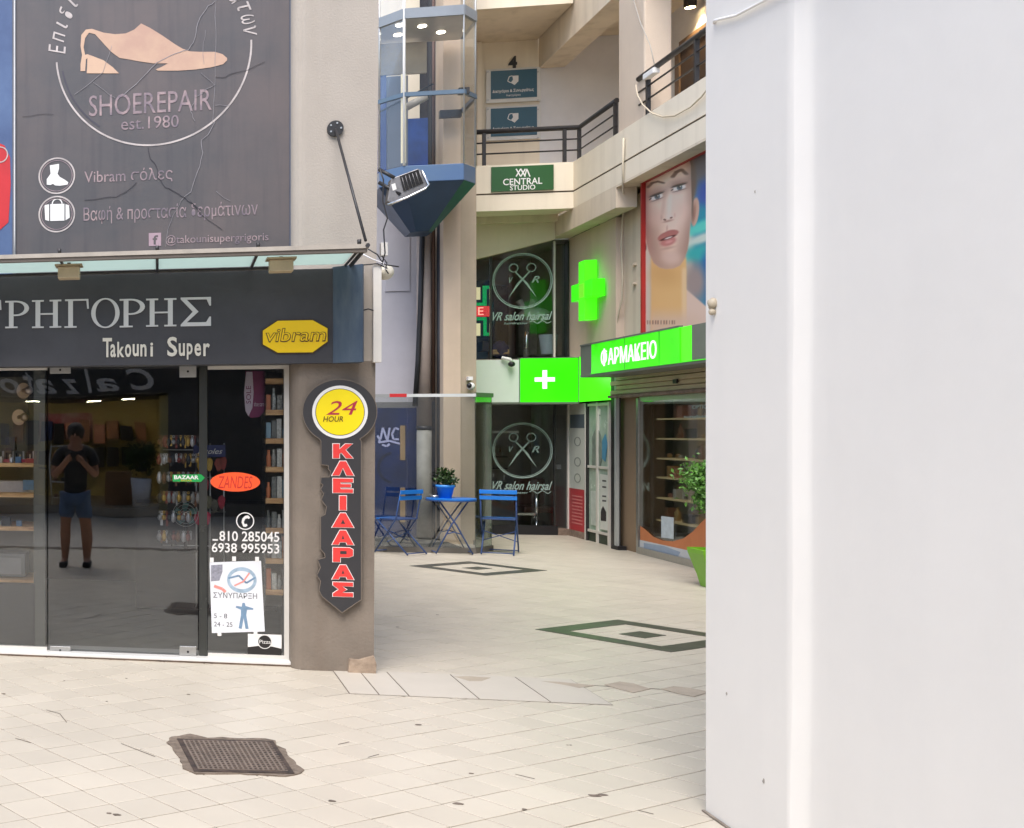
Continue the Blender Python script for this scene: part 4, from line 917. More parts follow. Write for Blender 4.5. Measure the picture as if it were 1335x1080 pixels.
MB().box(4.43, RX - .001, FYb + .121, 19.1, zf0, zf1 - .05).build('fascia_core', m_beige, t)
MB().box(4.43, RX - .001, FYb + .0, 19.05, zf1 - .03 + .005, zf1 + .012).build('window_ledge', m_bar, t) if False else None
t = thing('security_camera', (xy(668, 18.3), 18.3, 2.55), 'small dome security camera on a bracket above the white fascia panel', 'security camera')
c = onY(667, 475, 18.32); MB().ball((c.x, c.y, c.z), .05, 12, .8).build('dome', m_dark, t)
MB().tube([(c.x, c.y, c.z + .03), (c.x - .02, c.y, c.z + .07), (c.x - .12, c.y + .05, c.z + .10)], .025).build('arm', m_print_w, t)

# ------------------------------------------------------------------ salon
sl = thing('salon_shopfront', (5.3, 19.05, 0), 'dark glazed hair salon front on two floors at the end of the arcade', 'shop front')
GY = 19.05
m_mull = mat('dark_mullion', s2l(60, 62, 60), rough=.4, metal=.3)
MB().box(xy(641, GY), xy(722, GY), GY, GY + .012, .14, 1.99).build('lower_pane', m_clear, sl)
MB().box(xy(724, GY), xy(741, GY), GY, GY + .012, .14, 1.99).build('lower_pane', m_clear, sl)
MB().box(xy(722, GY), xy(724, GY), GY - .02, GY + .03, .14, 1.99).build('mullion', m_mull, sl)
MB().box(xy(637.5, GY), xy(640.8, GY), GY - .02, GY + .04, .0, 1.99).build('mullion', m_mull, sl)
MB().box(xy(640.8, GY), xy(726, GY), GY - .05, GY + .05, 0.001, .139).build('plinth', m_dark, sl)
MB().box(xy(726.2, GY), xy(741.5, GY), GY - .06, GY + .3, 0.001, .10).build('step', m_marble_edge, sl)
MB().box(4.43, xy(638.5, GY), GY, GY + .012, 2.68, 4.45).build('upper_pane', m_clear, sl)
MB().box(xy(641, GY), xy(721, GY), GY, GY + .012, 2.72, 4.45).build('upper_pane', m_clear, sl)
MB().box(xy(724, GY), xy(741, GY), GY + .1, GY + .112, 2.72, 4.42).build('upper_pane', m_darkglass, sl)
MB().box(xy(638.6, GY), xy(640.8, GY), GY - .02, GY + .03, 2.67, 4.4).build('mullion', m_mull, sl)
MB().box(xy(721.2, GY), xy(723.6, GY), GY - .02, GY + .03, 2.67, 4.45).build('mullion', m_alu, sl)
MB().box(xy(739.5, GY), xy(741.5, GY), GY - .02, GY + .13, 2.67, 4.44).build('mullion', m_mull, sl)
MB().box(4.43, RX, GY - .06, GY + .10, 2.62, 2.67).build('window_sill', mat('sill_grey', s2l(150, 142, 134), rough=.6), sl)
m_room = mat('salon_inner_wall', s2l(176, 174, 166), rough=.8, var=.3, scale=1)
MB().box(4.43, 6.3, 21.3, 21.49, 0, 4.7).build('room_back_wall', m_room, sl)
MB().box(4.43, 6.3, GY + .1, 21.3, 2.45, 2.6).build('room_floor', m_room, sl)
MB().box(4.43, 6.3, GY + .2, 21.3, 4.5, 4.6).build('room_ceiling', mat('pale_ceiling', s2l(170, 175, 170), rough=.8), sl)
MB().box(6.2, 6.3, GY + .15, 21.3, 0, 4.5).build('room_side_wall', m_room, sl)
MB().box(4.43, 6.2, GY + .06, 21.3, -.001, .05).build('room_floor', mat('salon_floor', s2l(90, 88, 84), rough=.3), sl)
m_frw = mat('frosted_vinyl', s2l(176, 200, 192), rough=.7, var=.2, scale=20)
def logo(py, label):
    F = frameY(GY - .002)
    t = thing('window_logo', (5.4, GY, onY(681, py + 40, GY).z), label, 'window lettering', 'round scissors logos on the salon glass')
    c = onY(681, py, GY); r = .425
    MB().ring(F, c.x, c.z, r, r - .016, 0, .0015, 56).build('ring', m_frw, t)
    MB().ring(F, c.x, c.z, r - .026, r - .034, 0, .0015, 56).build('ring', m_frw, t)
    for s in (-1, 1):
        x = c.x + s * .125; z = c.z + .20
        MB().ring(F, x, z, .068, .056, 0, .0015, 24).build('handle_ring', m_frw, t)
        b = MB(); tx = c.x - s * .20; tz = c.z - .26
        b.prism(F, [(x - s * .035, z - .06), (x - s * .02, z - .068), (c.x - s * .03, c.z - .03), (tx, tz), (c.x - s * .075, c.z - .035)], 0 if s > 0 else .0017, .0015 if s > 0 else .003)
        b.build('blade', m_frw, t)
    text('letter', 'V', m_frw, F, (c.x - .19, c.z - .03, c.x - .13, c.z + .06), t, th=.0015, shear=.35, bold=.01)
    text('letter', 'R', m_frw, F, (c.x + .13, c.z - .03, c.x + .24, c.z + .07), t, th=.0015, shear=.35, bold=.01)
    text('lettering', 'VR salon hairsal', m_frw, F, (c.x - .42, c.z - .60, c.x + .42, c.z - .47), t, th=.0015, shear=.45, bold=.012)
    text('lettering', 'hairdresser', m_frw, F, (c.x - .26, c.z - .66, c.x + .08, c.z - .625), t, th=.0015, shear=.3)
    sw = [(c.x + .10 + i * .03, c.z - .63 + .022 * math.sin(i * 1.3)) for i in range(11)]
    MB().strip(F, sw, .010, 0, .0015).build('flourish', m_frw, t)
logo(366.5, 'white scissors logo in a circle on the upper salon window')
logo(587.5, 'white scissors logo in a circle on the ground floor salon window')
# inside the salon
m_w2 = mat('white_laminate', s2l(205, 205, 200), rough=.5); m_bl = mat('navy_cloth', s2l(30, 52, 110), rough=.9, var=.3); m_br = mat('brown_leather', s2l(96, 58, 48), rough=.5)
def inY(x0, y0, x1, y1, Y, dep, m, name, **tags):
    q = bY(x0, y0, x1, y1, Y); return MB().box(q[0], q[2], Y, Y + dep, q[1], q[3]).build(name, m, None, **tags)
inY(623, 372, 640, 388, 19.6, .1, emis('orange_lit_panel', (.9, .38, .12), .5), 'orange_panel', label='orange lit panel behind the upper window left of the logo', category='panel')
t = thing('led_cross_sign', (4.95, 19.4, 2.9), 'green and red led cross sign behind the left pane of the upper salon window', 'led sign')
m_lg = emis('led_green', (.005, .5, .12), .2, var=.6, scale=60); m_lr = emis('led_red', (.7, .03, .03), .4, var=.4, scale=60)
qf = lambda pts: pY(pts, 19.4)
FL = frameY(19.4)
MB().box(xy(600, 19.42), xy(641, 19.42), 19.41, 19.5, zy(630, 440, 19.42), zy(630, 366, 19.42)).build('case', m_dark, t)
MB().prism(FL, qf([(600, 395), (629, 395), (629, 373), (641, 373), (641, 377), (634, 377), (634, 399), (600, 399)]), .0, .02).build('green_tube', m_lg, t)
MB().prism(FL, qf([(600, 414), (634, 414), (634, 434), (640, 434), (640, 438), (630, 438), (630, 418), (600, 418)]), .0, .02).build('green_tube', m_lg, t)
MB().prism(FL, qf([(600, 399.5), (640, 399.5), (640, 413), (600, 413)]), .0, .012).build('red_field', m_lr, t)
text('letter', 'E', emis('led_red_bright', (1, .4, .3), .6), FL, bY(623, 401, 630, 411, 19.4), t, d=.013, th=.004)
m_pl = mat('lit_cream', s2l(230, 215, 170), rough=.6, emit=.35)
MB().prism(FL, qf([(619, 375), (626, 375), (626, 391), (619, 391)]), .0, .01).build('panel', m_pl, t)
MB().prism(FL, qf([(619, 422), (626, 422), (626, 438), (619, 438)]), .0, .01).build('panel', m_pl, t)
inY(629, 445, 640, 458, 19.6, .3, m_br, 'storage_box', label='brown storage box on the sill behind the upper window', category='box')
b = MB(); c = onY(652, 448, 19.7); b.ball((c.x, c.y, c.z - .1), .13, 14, 1.1, .08); b.build('cushion', m_bl, None, label='dark blue cushion on a wooden seat inside the upper window', category='cushion')
inY(643, 456, 664, 462, 19.6, .3, m_wood, 'bench_seat', label='wooden seat under the blue cushion inside the upper window', category='seat')
b = MB(); c = onY(715, 438, 19.5); b.lathe((c.x, c.y, zy(715, 462, 19.5)), [(.10, 0), (.135, .30), (.125, .30), (.09, .01)], 18); b.build('waste_bin', mat('pale_blue_plastic', s2l(190, 202, 212), rough=.5), None, label='pale blue bin on the floor at the right of the upper salon window', category='bin')
t = thing('hood_dryer', (5.65, 19.9, 2.7), 'white hooded hair dryer on a stand inside the upper salon window', 'hair dryer')
c = onY(696, 412, 19.9); b = MB(); b.ball((c.x, c.y, c.z), .24, 16, .55); b.build('hood', m_w2, t)
MB().tube([(c.x - .1, c.y, c.z - .1), (c.x - .12, c.y, 2.62)], .045).build('stand', m_chrome, t)
MB().tube([(c.x - .22, c.y, c.z + .25), (c.x - .1, c.y, c.z + .05), (c.x, c.y, c.z + .25)], .05).build('arm', m_w2, t)
inY(643, 372, 663, 455, 20.6, .2, m_dark, 'tall_cabinet', label='tall black cabinet against the wall inside the upper salon window', category='cabinet')
inY(676, 400, 700, 462, 20.8, .2, mat('grey_curtain', s2l(130, 128, 122), rough=.9, var=.3, scale=8), 'curtain', label='grey curtain behind the hair dryer inside the upper salon window', category='curtain')
# ground floor
t = thing('bar_table', (5.7, 19.5, .05), 'small high table on a steel post inside the ground floor salon window', 'table')
c = onY(699.5, 640, 19.45)
MB().tube([(c.x, c.y, .06), (c.x, c.y, zy(699, 640, 19.45))], .028, 12).build('post', m_chrome, t)
MB().lathe((c.x, c.y, .051), [(.0, .025), (.10, .02), (.12, 0)], 20).build('foot', m_chrome, t)
MB().box(c.x - .28, c.x + .01, c.y - .02, c.y + .02, zy(690, 672, 19.45), zy(690, 669, 19.45)).build('foot_rest', m_chrome, t)
t = thing('salon_chair', (5.6, 20.2, .05), 'brown padded salon chair inside the ground floor window', 'chair')
q = bY(678, 645, 718, 668, 20.2)
MB().box(q[0], q[2], 20.0, 20.5, q[1], q[1] + .1).build('seat', m_br, t, bevel=.03); MB().box(q[0], q[2], 20.45, 20.55, q[1] + .1, q[3] + .25).build('backrest', m_br, t, bevel=.03)
MB().tube([((q[0] + q[2]) / 2, 20.25, .06), ((q[0] + q[2]) / 2, 20.25, q[1])], .04).build('post', m_chrome, t)
inY(640, 562, 676, 565, 19.5, .25, m_w2, 'wall_shelf', label='thin white shelf crossing the round logo inside the ground floor window', category='shelf')
inY(727, 606, 741, 612, 19.8, .2, m_grey, 'shelf_board', label='grey shelf board in the dark right bay of the salon', category='shelf')
for i, (px, py, w, hh) in enumerate(((645, 594, 3, 5), (652, 590, 2, 7), (655, 594, 2, 4), (643, 622, 2, 5), (649, 632, 3, 6), (657, 626, 2, 8), (646, 640, 2, 5), (640, 610, 2, 4))):
    c = onY(px, py, 19.7); hz = hh / 1505 * 18; r = w / 1505 * 18 * .5
    b = MB(); b.lathe((c.x, c.y, c.z), [(r, 0), (r, hz * .7), (r * .4, hz * .85), (r * .4, hz)], 10)
    b.build('hair_product_bottle', (m_w2, m_br, m_steel)[i % 3], None, label='small hair product bottle on the shelves inside the ground floor salon', category='bottle', group='bottles inside the salon')
b = MB()
for z in (.75, .98, 1.16): b.box(xy(640, 19.7), xy(660, 19.7), 19.62, 19.85, z, z + .012)
b.build('glass_shelf_rack', m_mull, None, label='narrow rack of shelves for bottles at the left inside the ground floor salon', category='shelf')

# ------------------------------------------------------------------ pharmacy side strip: poster panel, door, posts
PX = RX - .02
F6 = frameX(PX)
Y1, Y2, Y3 = yx(742, PX), yx(764.5, PX), yx(795, PX)
t = thing('advertising_board', (PX, 18.6, 0), 'narrow white and red advertising panel beside the glazed pharmacy door', 'panel')
zt_ = 1.98
MB().box(PX, PX + .06, Y2 + .02, Y1, 0.72, zt_).build('white_panel', mat('off_white_panel', s2l(206, 210, 200), rough=.4, var=.1), t)
MB().box(PX, PX + .06, Y2 + .02, Y1, .10, .719).build('red_panel', mat('dull_red_panel', s2l(188, 62, 66), rough=.45, var=.12), t)
MB().box(PX - .005, PX + .06, Y2 + .02, Y1, 0.001, .099).build('base', m_marble_edge, t)
MB().box(PX - .02, PX + .07, Y1 + .0, Y1 + .05, 0, zt_).build('post', m_alu, t)
MB().box(PX - .02, PX + .07, Y2 - .01, Y2 + .0195, 0, zt_).build('post', m_alu, t)
mg = mat('grey_sketch_print', s2l(150, 156, 148), rough=.6)
for i, z in enumerate((1.42, 1.12, .88)):
    MB().ring(F6, -(Y1 + Y2) / 2, z, .14, .10, .001, .003, 20, sy=.5, riy=.11).build('sketch_print', mg, t)
MB().prism(F6, [(-Y1 + .05, 1.62), (-Y2 - .06, 1.62), (-Y2 - .06, 1.82), (-Y1 + .05, 1.82)], .001, .003).build('dark_print', mat('blue_grey_print', s2l(92, 104, 112), rough=.5), t)
for i in range(9):
    MB().prism(F6, [(-Y1 + .12, .62 - i * .05), (-Y2 - .15, .62 - i * .05), (-Y2 - .15, .60 - i * .05), (-Y1 + .12, .60 - i * .05)], .001, .003).build('text_line', mat('pale_red_print', s2l(214, 130, 126), rough=.6), t)
t = thing('pharmacy_door', (PX, 17.9, 0), 'glazed aluminium pharmacy door covered in pale green posters', 'door')
m_pane = mat('green_poster_pane', s2l(150, 176, 158), rough=.25, var=.3, scale=3, col2=s2l(184, 200, 186))
MB().box(PX + .01, PX + .04, Y3, Y2 - .011, .14, zt_).build('poster_pane', m_pane, t)
MB().box(PX + .005, PX + .05, Y3, Y2 - .011, 0.001, .14).build('kick_plate', mat('dark_green_plate', s2l(40, 58, 42), rough=.5), t)
for ys in (Y2 - .05, (Y2 + Y3) / 2, Y3 + .01):
    MB().box(PX - .015, PX + .0099, ys - .03, ys + .03, .0, zt_).build('stile', m_alu if ys < Y2 - .1 else m_black, t)
for z in (.135, 1.05, zt_ - .05):
    MB().box(PX - .012, PX + .0095, Y3, Y2 - .011, z, z + .035).build('cross_rail', m_alu, t)
MB().prism(F6, pX([(770, 640), (778, 640), (778, 686), (770, 684)], PX), -.005, .0).build('notice', mat('pale_notice', s2l(196, 208, 200), rough=.5, var=.2, scale=10), t)
m_ph = mat('portrait_print', s2l(126, 118, 112), rough=.6, var=.5, scale=12)
MB().prism(F6, pX([(772, 570), (778, 555), (783, 568), (786, 590), (782, 612), (772, 610)], PX), -.004, .001).build('figure_print', mat('soft_grey_print', s2l(138, 152, 142), rough=.6, var=.4, scale=8), t)
MB().prism(F6, pX([(785, 575), (789, 566), (792, 580), (789, 602), (785, 598)], PX), -.003, .002).build('blue_print', mat('blue_arc_print', s2l(86, 150, 186), rough=.6), t)
MB().prism(F6, pX([(784, 618), (794, 620), (794, 692), (784, 690)], PX), .012, .016).build('white_poster', mat('white_poster', s2l(212, 216, 210), rough=.5, var=.1), t)
MB().prism(F6, pX([(786, 664), (788, 660), (790, 664), (792, 668), (792, 680), (785, 679), (785, 668)], PX), .0165, .018).build('portrait', mat('dark_suit_print', s2l(52, 48, 52), rough=.6), t)
for y in (626, 634, 646, 652): MB().prism(F6, pX([(787, y), (792, y + .5), (792, y + 2.5), (787, y + 2)], PX), .0165, .018).build('text_block', m_pt, t)
MB().prism(F6, pX([(777, 533), (783, 533.5), (783, 541), (777, 540.5)], PX), .0, .002).build('small_sign', m_print_w, t)

# shutter, jambs and window of the eyewear/pharmacy display
t = thing('roller_shutter', (6.0, 15, 2.03), 'beige roller shutter box with half rolled slats over the display window', 'shutter')
m_shut = mat('beige_shutter', s2l(196, 180, 148), rough=.5, var=.12, scale=4)
for i in range(5):
    MB().box(5.96 + .012 * (i % 2), 6.05, 9.5, 17.1, 2.06 + i * .062, 2.06 + i * .062 + .058).build('slat', m_shut, t, bevel=.008)
MB().box(5.94, 6.06, 9.5, 17.12, 2.02, 2.055).build('bottom_bar', m_marble_edge, t)
q = onX(879, 497, 5.95); MB().box(5.94, 5.96, q.y - .08, q.y + .02, q.z - .03, q.z + .02).build('lock', m_dark, t)
t = thing('shutter_rail', (5.98, 17.1, 0), 'tall dark shutter guide rail with a pale edge between the door and the brown wall', 'post')
MB().box(5.97, 6.01, yx(800.5, 5.97), yx(796.5, 5.97), 0, 2.33).build('guide', m_black, t)
MB().box(5.97, 6.01, yx(803, 5.97) , yx(800.8, 5.97), 0, 2.3).build('edge', mat('pale_guide', s2l(176, 180, 176), rough=.4), t)
MB().box(6.00, 6.03, yx(805, 5.99), yx(803.3, 5.99), 0, 2.05).build('guide', m_black, t)
MB().box(5.95, 6.06, yx(805, 5.95), yx(796.5, 5.95), 0, .05).build('foot', m_dark, t)
t = thing('display_wall', (6.2, 16.8, 0), 'brown rendered wall panel left of the display window', 'wall')
Y4 = yx(833, RX)
MB().box(RX, RX + .3, Y4, yx(805, RX), 0, 2.019).build('panel', mat('brown_render', s2l(138, 116, 92), rough=.8, var=.1, bump=.15), t)
t = thing('display_window', (RX, 13.5, 0), 'large display window with glass shelves of small goods and an orange wave decal', 'shop window')
MB().box(RX + .002, RX + .010, 9.6, Y4 - .02, .086, 1.958).build('pane', m_clear, t)
MB().box(RX - .02, RX + .04, Y4 - .02, Y4 + .04, .0, 2.0).build('frame', m_steel, t)
MB().box(RX - .03, RX + .05, 9.6, Y4 - .021, 0.001, .085).build('sill', m_steel, t)
MB().box(RX + .012, RX + .05, 9.6, Y4 - .021, .086, .155).build('sill_board', m_alu, t)
MB().box(RX - .004, RX + .05, 9.6, Y4 - .021, 1.96, 2.018).build('head', m_steel, t)
FW = frameX(RX - .001)
MB().prism(FW, pX([(835, 686), (842, 691), (852, 700), (864, 705), (878, 706), (892, 702), (904, 693), (916, 680), (935, 664), (935, 735), (916, 726), (880, 716), (850, 710), (835, 706)], RX), -.0005, .003).build('orange_wave', mat('orange_wave_decal', s2l(196, 120, 74), rough=.5, var=.12), t)
MB().prism(FW, pX([(834.5, 704), (935, 726), (935, 744), (834.5, 721)], RX), .0035, .005).build('white_band', mat('white_band_decal', s2l(196, 200, 204), rough=.5, var=.08), t)
MB().prism(FW, pX([(840, 708), (866, 712), (888, 720), (884, 727), (860, 723), (840, 717)], RX), .0055, .006).build('blue_print', mat('pale_blue_decal', s2l(150, 166, 186), rough=.6, var=.15), t)
MB().prism(FW, pX([(862, 673), (878, 675), (878, 703), (862, 701)], RX), -.004, -.001).build('white_notice', mat('window_notice', s2l(196, 208, 214), rough=.5, var=.2, scale=12), t)
MB().prism(FW, pX([(912, 745), (930, 700), (935, 700), (935, 748)], RX), .0005, .0033).build('dark_print', mat('plum_print', s2l(72, 52, 62), rough=.5), t) if False else None
text('lettering', 'OPTICAL', m_frw, FW, bX(903, 528, 930, 533, RX), t, th=.002, d=.001)
text('lettering', 'sunglasses', m_frw, FW, bX(892, 541, 930, 546, RX), t, th=.002, d=.001)
m_dk = mat('display_back', s2l(150, 136, 112), rough=.7, var=.4, scale=4)
MB().box(6.56, 6.66, 9.6, Y4 + .3, 0, 2.6).build('back_wall', m_dk, t)
MB().box(RX + .31, 6.555, Y4 + .2, Y4 + .3, 0, 2.6).build('side_wall', mat('dark_green_wall', s2l(40, 56, 42), rough=.6), t)
MB().box(RX + .06, 6.555, 9.6, Y4 + .2, 2.3, 2.4).build('ceiling', m_dk, t)
MB().box(RX + .06, 6.555, 9.6, Y4 + .2, -.001, .12).build('floor', m_dk, t)
m_gs = mat('reflected_glow_shelf', s2l(214, 190, 140), rough=.4, emit=.12);  # shelves glow faintly by themselves, standing for light they reflect
zsh = [1.72, 1.47, 1.22, .98, .72, .44]
for i, z in enumerate(zsh):
    s = MB().box(6.20, 6.55, 11.6, Y4 - .22, z, z + .02).build('display_shelf', m_gs, None, label='%s glass shelf inside the display window' % ('top', 'second', 'third', 'fourth', 'fifth', 'lowest')[i], category='shelf', group='shelves in the display window')
m_items = [mat('item_amber', s2l(224, 176, 110), rough=.3, var=.4, scale=30), mat('item_brown', s2l(150, 108, 80), rough=.3), mat('item_white', s2l(214, 210, 200), rough=.4), mat('item_black', s2l(30, 28, 28), rough=.25), mat('item_rose', s2l(214, 150, 130), rough=.4), mat('item_gold', s2l(214, 180, 110), rough=.25, metal=.3)]
for i, z in enumerate(zsh):
    y = Y4 - .26 - random.random() * .1
    while y > 12.3:
        w = random.uniform(.08, .17); hh = random.uniform(.11, .20); x = random.uniform(6.23, 6.36)
        b = MB(); k = random.random(); mi = random.randrange(6); kind_ = ('amber', 'brown', 'white', 'black', 'rose', 'gold')[mi] + ' ' + ('box' if k < .4 else 'bottle' if k < .75 else 'pair of glasses')
        if k < .4: b.box(x, x + .1, y - w, y, z + .0205, z + .02 + hh * .8)
        elif k < .75: b.lathe((x + .05, y - w / 2, z + .0205), [(w * .3, 0), (w * .32, hh * .6), (w * .12, hh * .8), (w * .12, hh)], 10)
        else:
            for s in (-1, 1): b.ring(Frame((x, y - w / 2 + s * w * .22, z + .05), (0, -1, 0), (0, 0, 1), (-1, 0, 0)), 0, 0, w * .2, w * .15, 0, .01, 12)
        b.build('display_item', m_items[mi], None, label='%s on the %s shelf of the display window%s' % (kind_, ('top', 'second', 'third', 'fourth', 'fifth', 'lowest')[i], ', beside others like it'), category='goods', group='goods on the display shelves')
        y -= w + random.uniform(.01, .06)
for y in (15.6, 14.8, 14.0, 13.2, 12.4):
    b = MB().disc(Frame((6.36, y, 2.295), (1, 0, 0), (0, 1, 0), (0, 0, -1)), 0, 0, .045, 0, .01, 12).build('ceiling_spot', emis('spot_lens', (1, .8, .5), 22), t)
# service pipes in the recess left of the billboard
t = thing('wall_pipe', (6.1, 16.9, 2.7), 'thin wavy cream pipe running down the recess beside the billboard', 'pipe')
MB().tube([onX(x, y, 5.80 if y < 250 else 6.02) for x, y in ((813, 180), (812, 215), (812, 240))] + [onX(x, y, 6.10) for x, y in ((813, 270), (810, 320), (812, 360), (811, 390), (805, 415), (804, 440), (803, 452))], .012).build('pipe', mat('cream_pipe', s2l(206, 194, 170), rough=.6), t)
MB().box(RX + .0, RX + .1, yx(803, RX) - .10, yx(803, RX) - .06, 2.7, 4.48).build('corner_strip', m_beige, t) if False else None
for y in (265, 345, 370): q = onX(826, y, 6.16); MB().box(6.14, 6.18, q.y - .05, q.y + .03, q.z - .015, q.z + .015).build('clip', m_beige, t)

# ------------------------------------------------------------------ billboard with a woman's portrait (flat print)
BX = 6.10
t = bbd = thing('beauty_billboard', (BX, 14.5, 2.7), "red framed billboard with a woman's face looking up beside turquoise water", 'billboard')
m_redf = mat('red_frame', s2l(176, 44, 40), rough=.45, var=.15)
yL, yR = yx(835, BX - .06), 13.0
zB, zT = 2.72, 4.775
MB().box(BX - .06, BX, yL - .035, yL, zB, zT).build('frame_side', m_redf, t)
MB().box(BX - .06, BX, yR - .05, yR, zB, zT).build('frame_side', m_redf, t)
MB().box(BX - .06, BX, yR, yL - .036, zT - .035, zT).build('frame_top', m_redf, t)
import numpy as np
NU, NV = 280, 300
# print area: s = -Y from -(yL-.05) .. -yR
s0b, s1b = -(yL - .035), -yR
us = np.linspace(0, 1, NU); vs_ = np.linspace(0, 1, NV); U, V = np.meshgrid(us, vs_)
S = s0b + (s1b - s0b) * U; Z = zB + (zT - .035 - zB) * V
# picture coordinates: convert to the photograph's own pixel grid once, so that the portrait can be drawn in those units
Yp = -S; c_, s_ = math.cos(YAW), math.sin(YAW)
xr = BX * c_ + Yp * s_; yr_ = -BX * s_ + Yp * c_
PXg = xr / yr_ * 1505 - 100; PYg = 560 - (Z - EYE) / yr_ * 1505
X0 = (PXg - 830) * 4.152; Y0 = (PYg - 180) * 4.152      # zoomed picture units 0..436, 0..1080
def sm(e0, e1, x): t = np.clip((x - e0) / (e1 - e0), 0, 1); return t * t * (3 - 2 * t)
def ell(cx, cy, rx, ry, rot=0, soft=.15):
    a = R(rot); dx, dy = X0 - cx, Y0 - cy; u = (dx * math.cos(a) + dy * math.sin(a)) / rx; v = (-dx * math.sin(a) + dy * math.cos(a)) / ry
    return 1 - sm(1 - soft, 1 + soft, np.sqrt(u * u + v * v))
img = np.zeros((NV, NU, 3))
def paint(mask, col, a=1.0):
    m = (mask * a)[..., None]; img[:] = img * (1 - m) + np.array(col) / 255 * m
paint(np.ones_like(U), (196, 190, 176))
# background: dark at the top right, deep blue, then turquoise water
paint(sm(295, 330, X0), (70, 130, 160)); paint(sm(290, 325, X0) * (1 - sm(190, 330, Y0)), (92, 92, 100))
paint(ell(395, 300, 60, 90, 10, .5), (24, 78, 168)); paint(ell(365, 440, 70, 80, 30, .5), (20, 140, 165)); paint(ell(360, 480, 100, 30, -25, .6), (90, 205, 190))
paint(ell(360, 545, 110, 24, -22, .6), (200, 212, 200)); paint(ell(350, 625, 90, 44, -10, .6), (50, 170, 168)); paint(ell(400, 740, 50, 120, 0, .5), (30, 100, 165)); paint(ell(320, 780, 60, 100, 0, .6), (158, 140, 136))
paint(1 - sm(52, 84, X0), (212, 202, 182)); paint((1 - sm(50, 90, X0)) * (1 - sm(470, 560, Y0)), (62, 48, 46)); paint(ell(46, 590, 12, 30, 0, .3), (60, 50, 46))
# swept back hair and ear on the far side
paint(ell(270, 230, 60, 150, 0, .2), (104, 84, 76)); paint(ell(322, 400, 22, 78, 6, .12), (206, 166, 148)); paint(ell(318, 405, 9, 48, 6, .5), (158, 112, 98), .7); paint(ell(298, 300, 14, 130, -3, .5), (96, 76, 70), .9)
# neck, shoulder, printed amber glow over the neck
paint(sm(-6, 10, Y0 - (812 + (X0 - 268) * .85)) * sm(240, 262, X0), (222, 192, 174)); paint(sm(72, 92, X0) * (1 - sm(268, 282, X0)) * sm(630, 660, Y0), (226, 180, 122))
paint(ell(170, 740, 80, 60, 0, .8), (206, 156, 100), .55); paint(sm(240, 262, X0) * (1 - sm(266, 284, X0)) * sm(690, 720, Y0), (236, 200, 158), .8)
paint(sm(70, 100, X0) * sm(900, 1000, Y0) * (1 - sm(300, 420, X0)), (218, 186, 164), .85)
# head: long oval, pointed chin, tilted up to the left
hp = [(52, 215), (40, 300), (41, 400), (52, 500), (60, 570), (76, 630), (98, 676), (130, 702), (165, 710), (205, 706), (240, 690), (264, 655), (280, 610), (288, 560), (293, 500), (300, 430), (303, 350), (300, 250), (298, 150), (288, 105), (200, 110), (100, 170)]
ins_ = np.zeros_like(X0, bool); dist_ = np.full_like(X0, 1e9)
for k_ in range(len(hp)):
    (ax_, ay_), (bx_, by_) = hp[k_], hp[(k_ + 1) % len(hp)]
    cr_ = ((ay_ > Y0) != (by_ > Y0)) & (X0 < (bx_ - ax_) * (Y0 - ay_) / ((by_ - ay_) or 1e-9) + ax_); ins_ ^= cr_
    L2 = (bx_ - ax_) ** 2 + (by_ - ay_) ** 2; tt_ = np.clip(((X0 - ax_) * (bx_ - ax_) + (Y0 - ay_) * (by_ - ay_)) / L2, 0, 1)
    dist_ = np.minimum(dist_, np.hypot(X0 - ax_ - tt_ * (bx_ - ax_), Y0 - ay_ - tt_ * (by_ - ay_)))
head_ = np.clip(.5 + np.where(ins_, dist_, -dist_) / 8, 0, 1)
paint(head_, (228, 192, 170)); paint(head_ * ell(180, 240, 110, 150, 0, .95), (240, 218, 206), .9); paint(head_ * ell(200, 420, 90, 150, -8, .95), (236, 208, 194), .7)
paint((1 - sm(40, 62, X0)) * (1 - sm(420, 560, Y0)), (52, 38, 36)); paint(head_ * (1 - sm(36, 100, X0)), (176, 134, 118), .6); paint(head_ * sm(250, 306, X0), (176, 140, 128), .7)
paint(head_ * ell(74, 560, 60, 150, -10, .95), (150, 112, 104), .65); paint(head_ * ell(280, 600, 50, 130, 8, .95), (152, 116, 106), .65)
paint(head_ * ell(180, 690, 120, 50, 0, .95), (176, 138, 122), .6); paint(head_ * ell(108, 430, 40, 40, 0, .95), (232, 188, 174), .5); paint(head_ * ell(252, 390, 34, 44, 0, .95), (234, 192, 178), .5)
paint(head_ * ell(200, 655, 50, 30, 0, .9), (226, 194, 178), .6)
# eyes looking up
for cx, cy, r, w in ((115, 320, -20, 35), (236, 270, -16, 38)):
    paint(ell(cx, cy - 14, w * 1.5, 30, r, .8), (150, 112, 104), .7); paint(ell(cx, cy, w, 15, r, .2), (230, 224, 222))
    paint(ell(cx + 2, cy - 2, 15, 15, 0, .18), (74, 98, 116)); paint(ell(cx + 2, cy - 3, 5.5, 5.5, 0, .3), (18, 20, 26)); paint(ell(cx + 6, cy - 8, 3.4, 3.4, 0, .3), (250, 250, 250))
    paint(ell(cx - 1, cy - 14, w + 6, 5.5, r, .35), (34, 24, 26)); paint(ell(cx - w, cy + w * .30, 9, 3, r - 20, .5), (60, 40, 40)); paint(ell(cx + 2, cy + 14, w * .95, 3, r, .6), (120, 84, 80), .8); paint(ell(cx, cy - 22, w + 6, 2.5, r, .7), (128, 92, 86), .8)
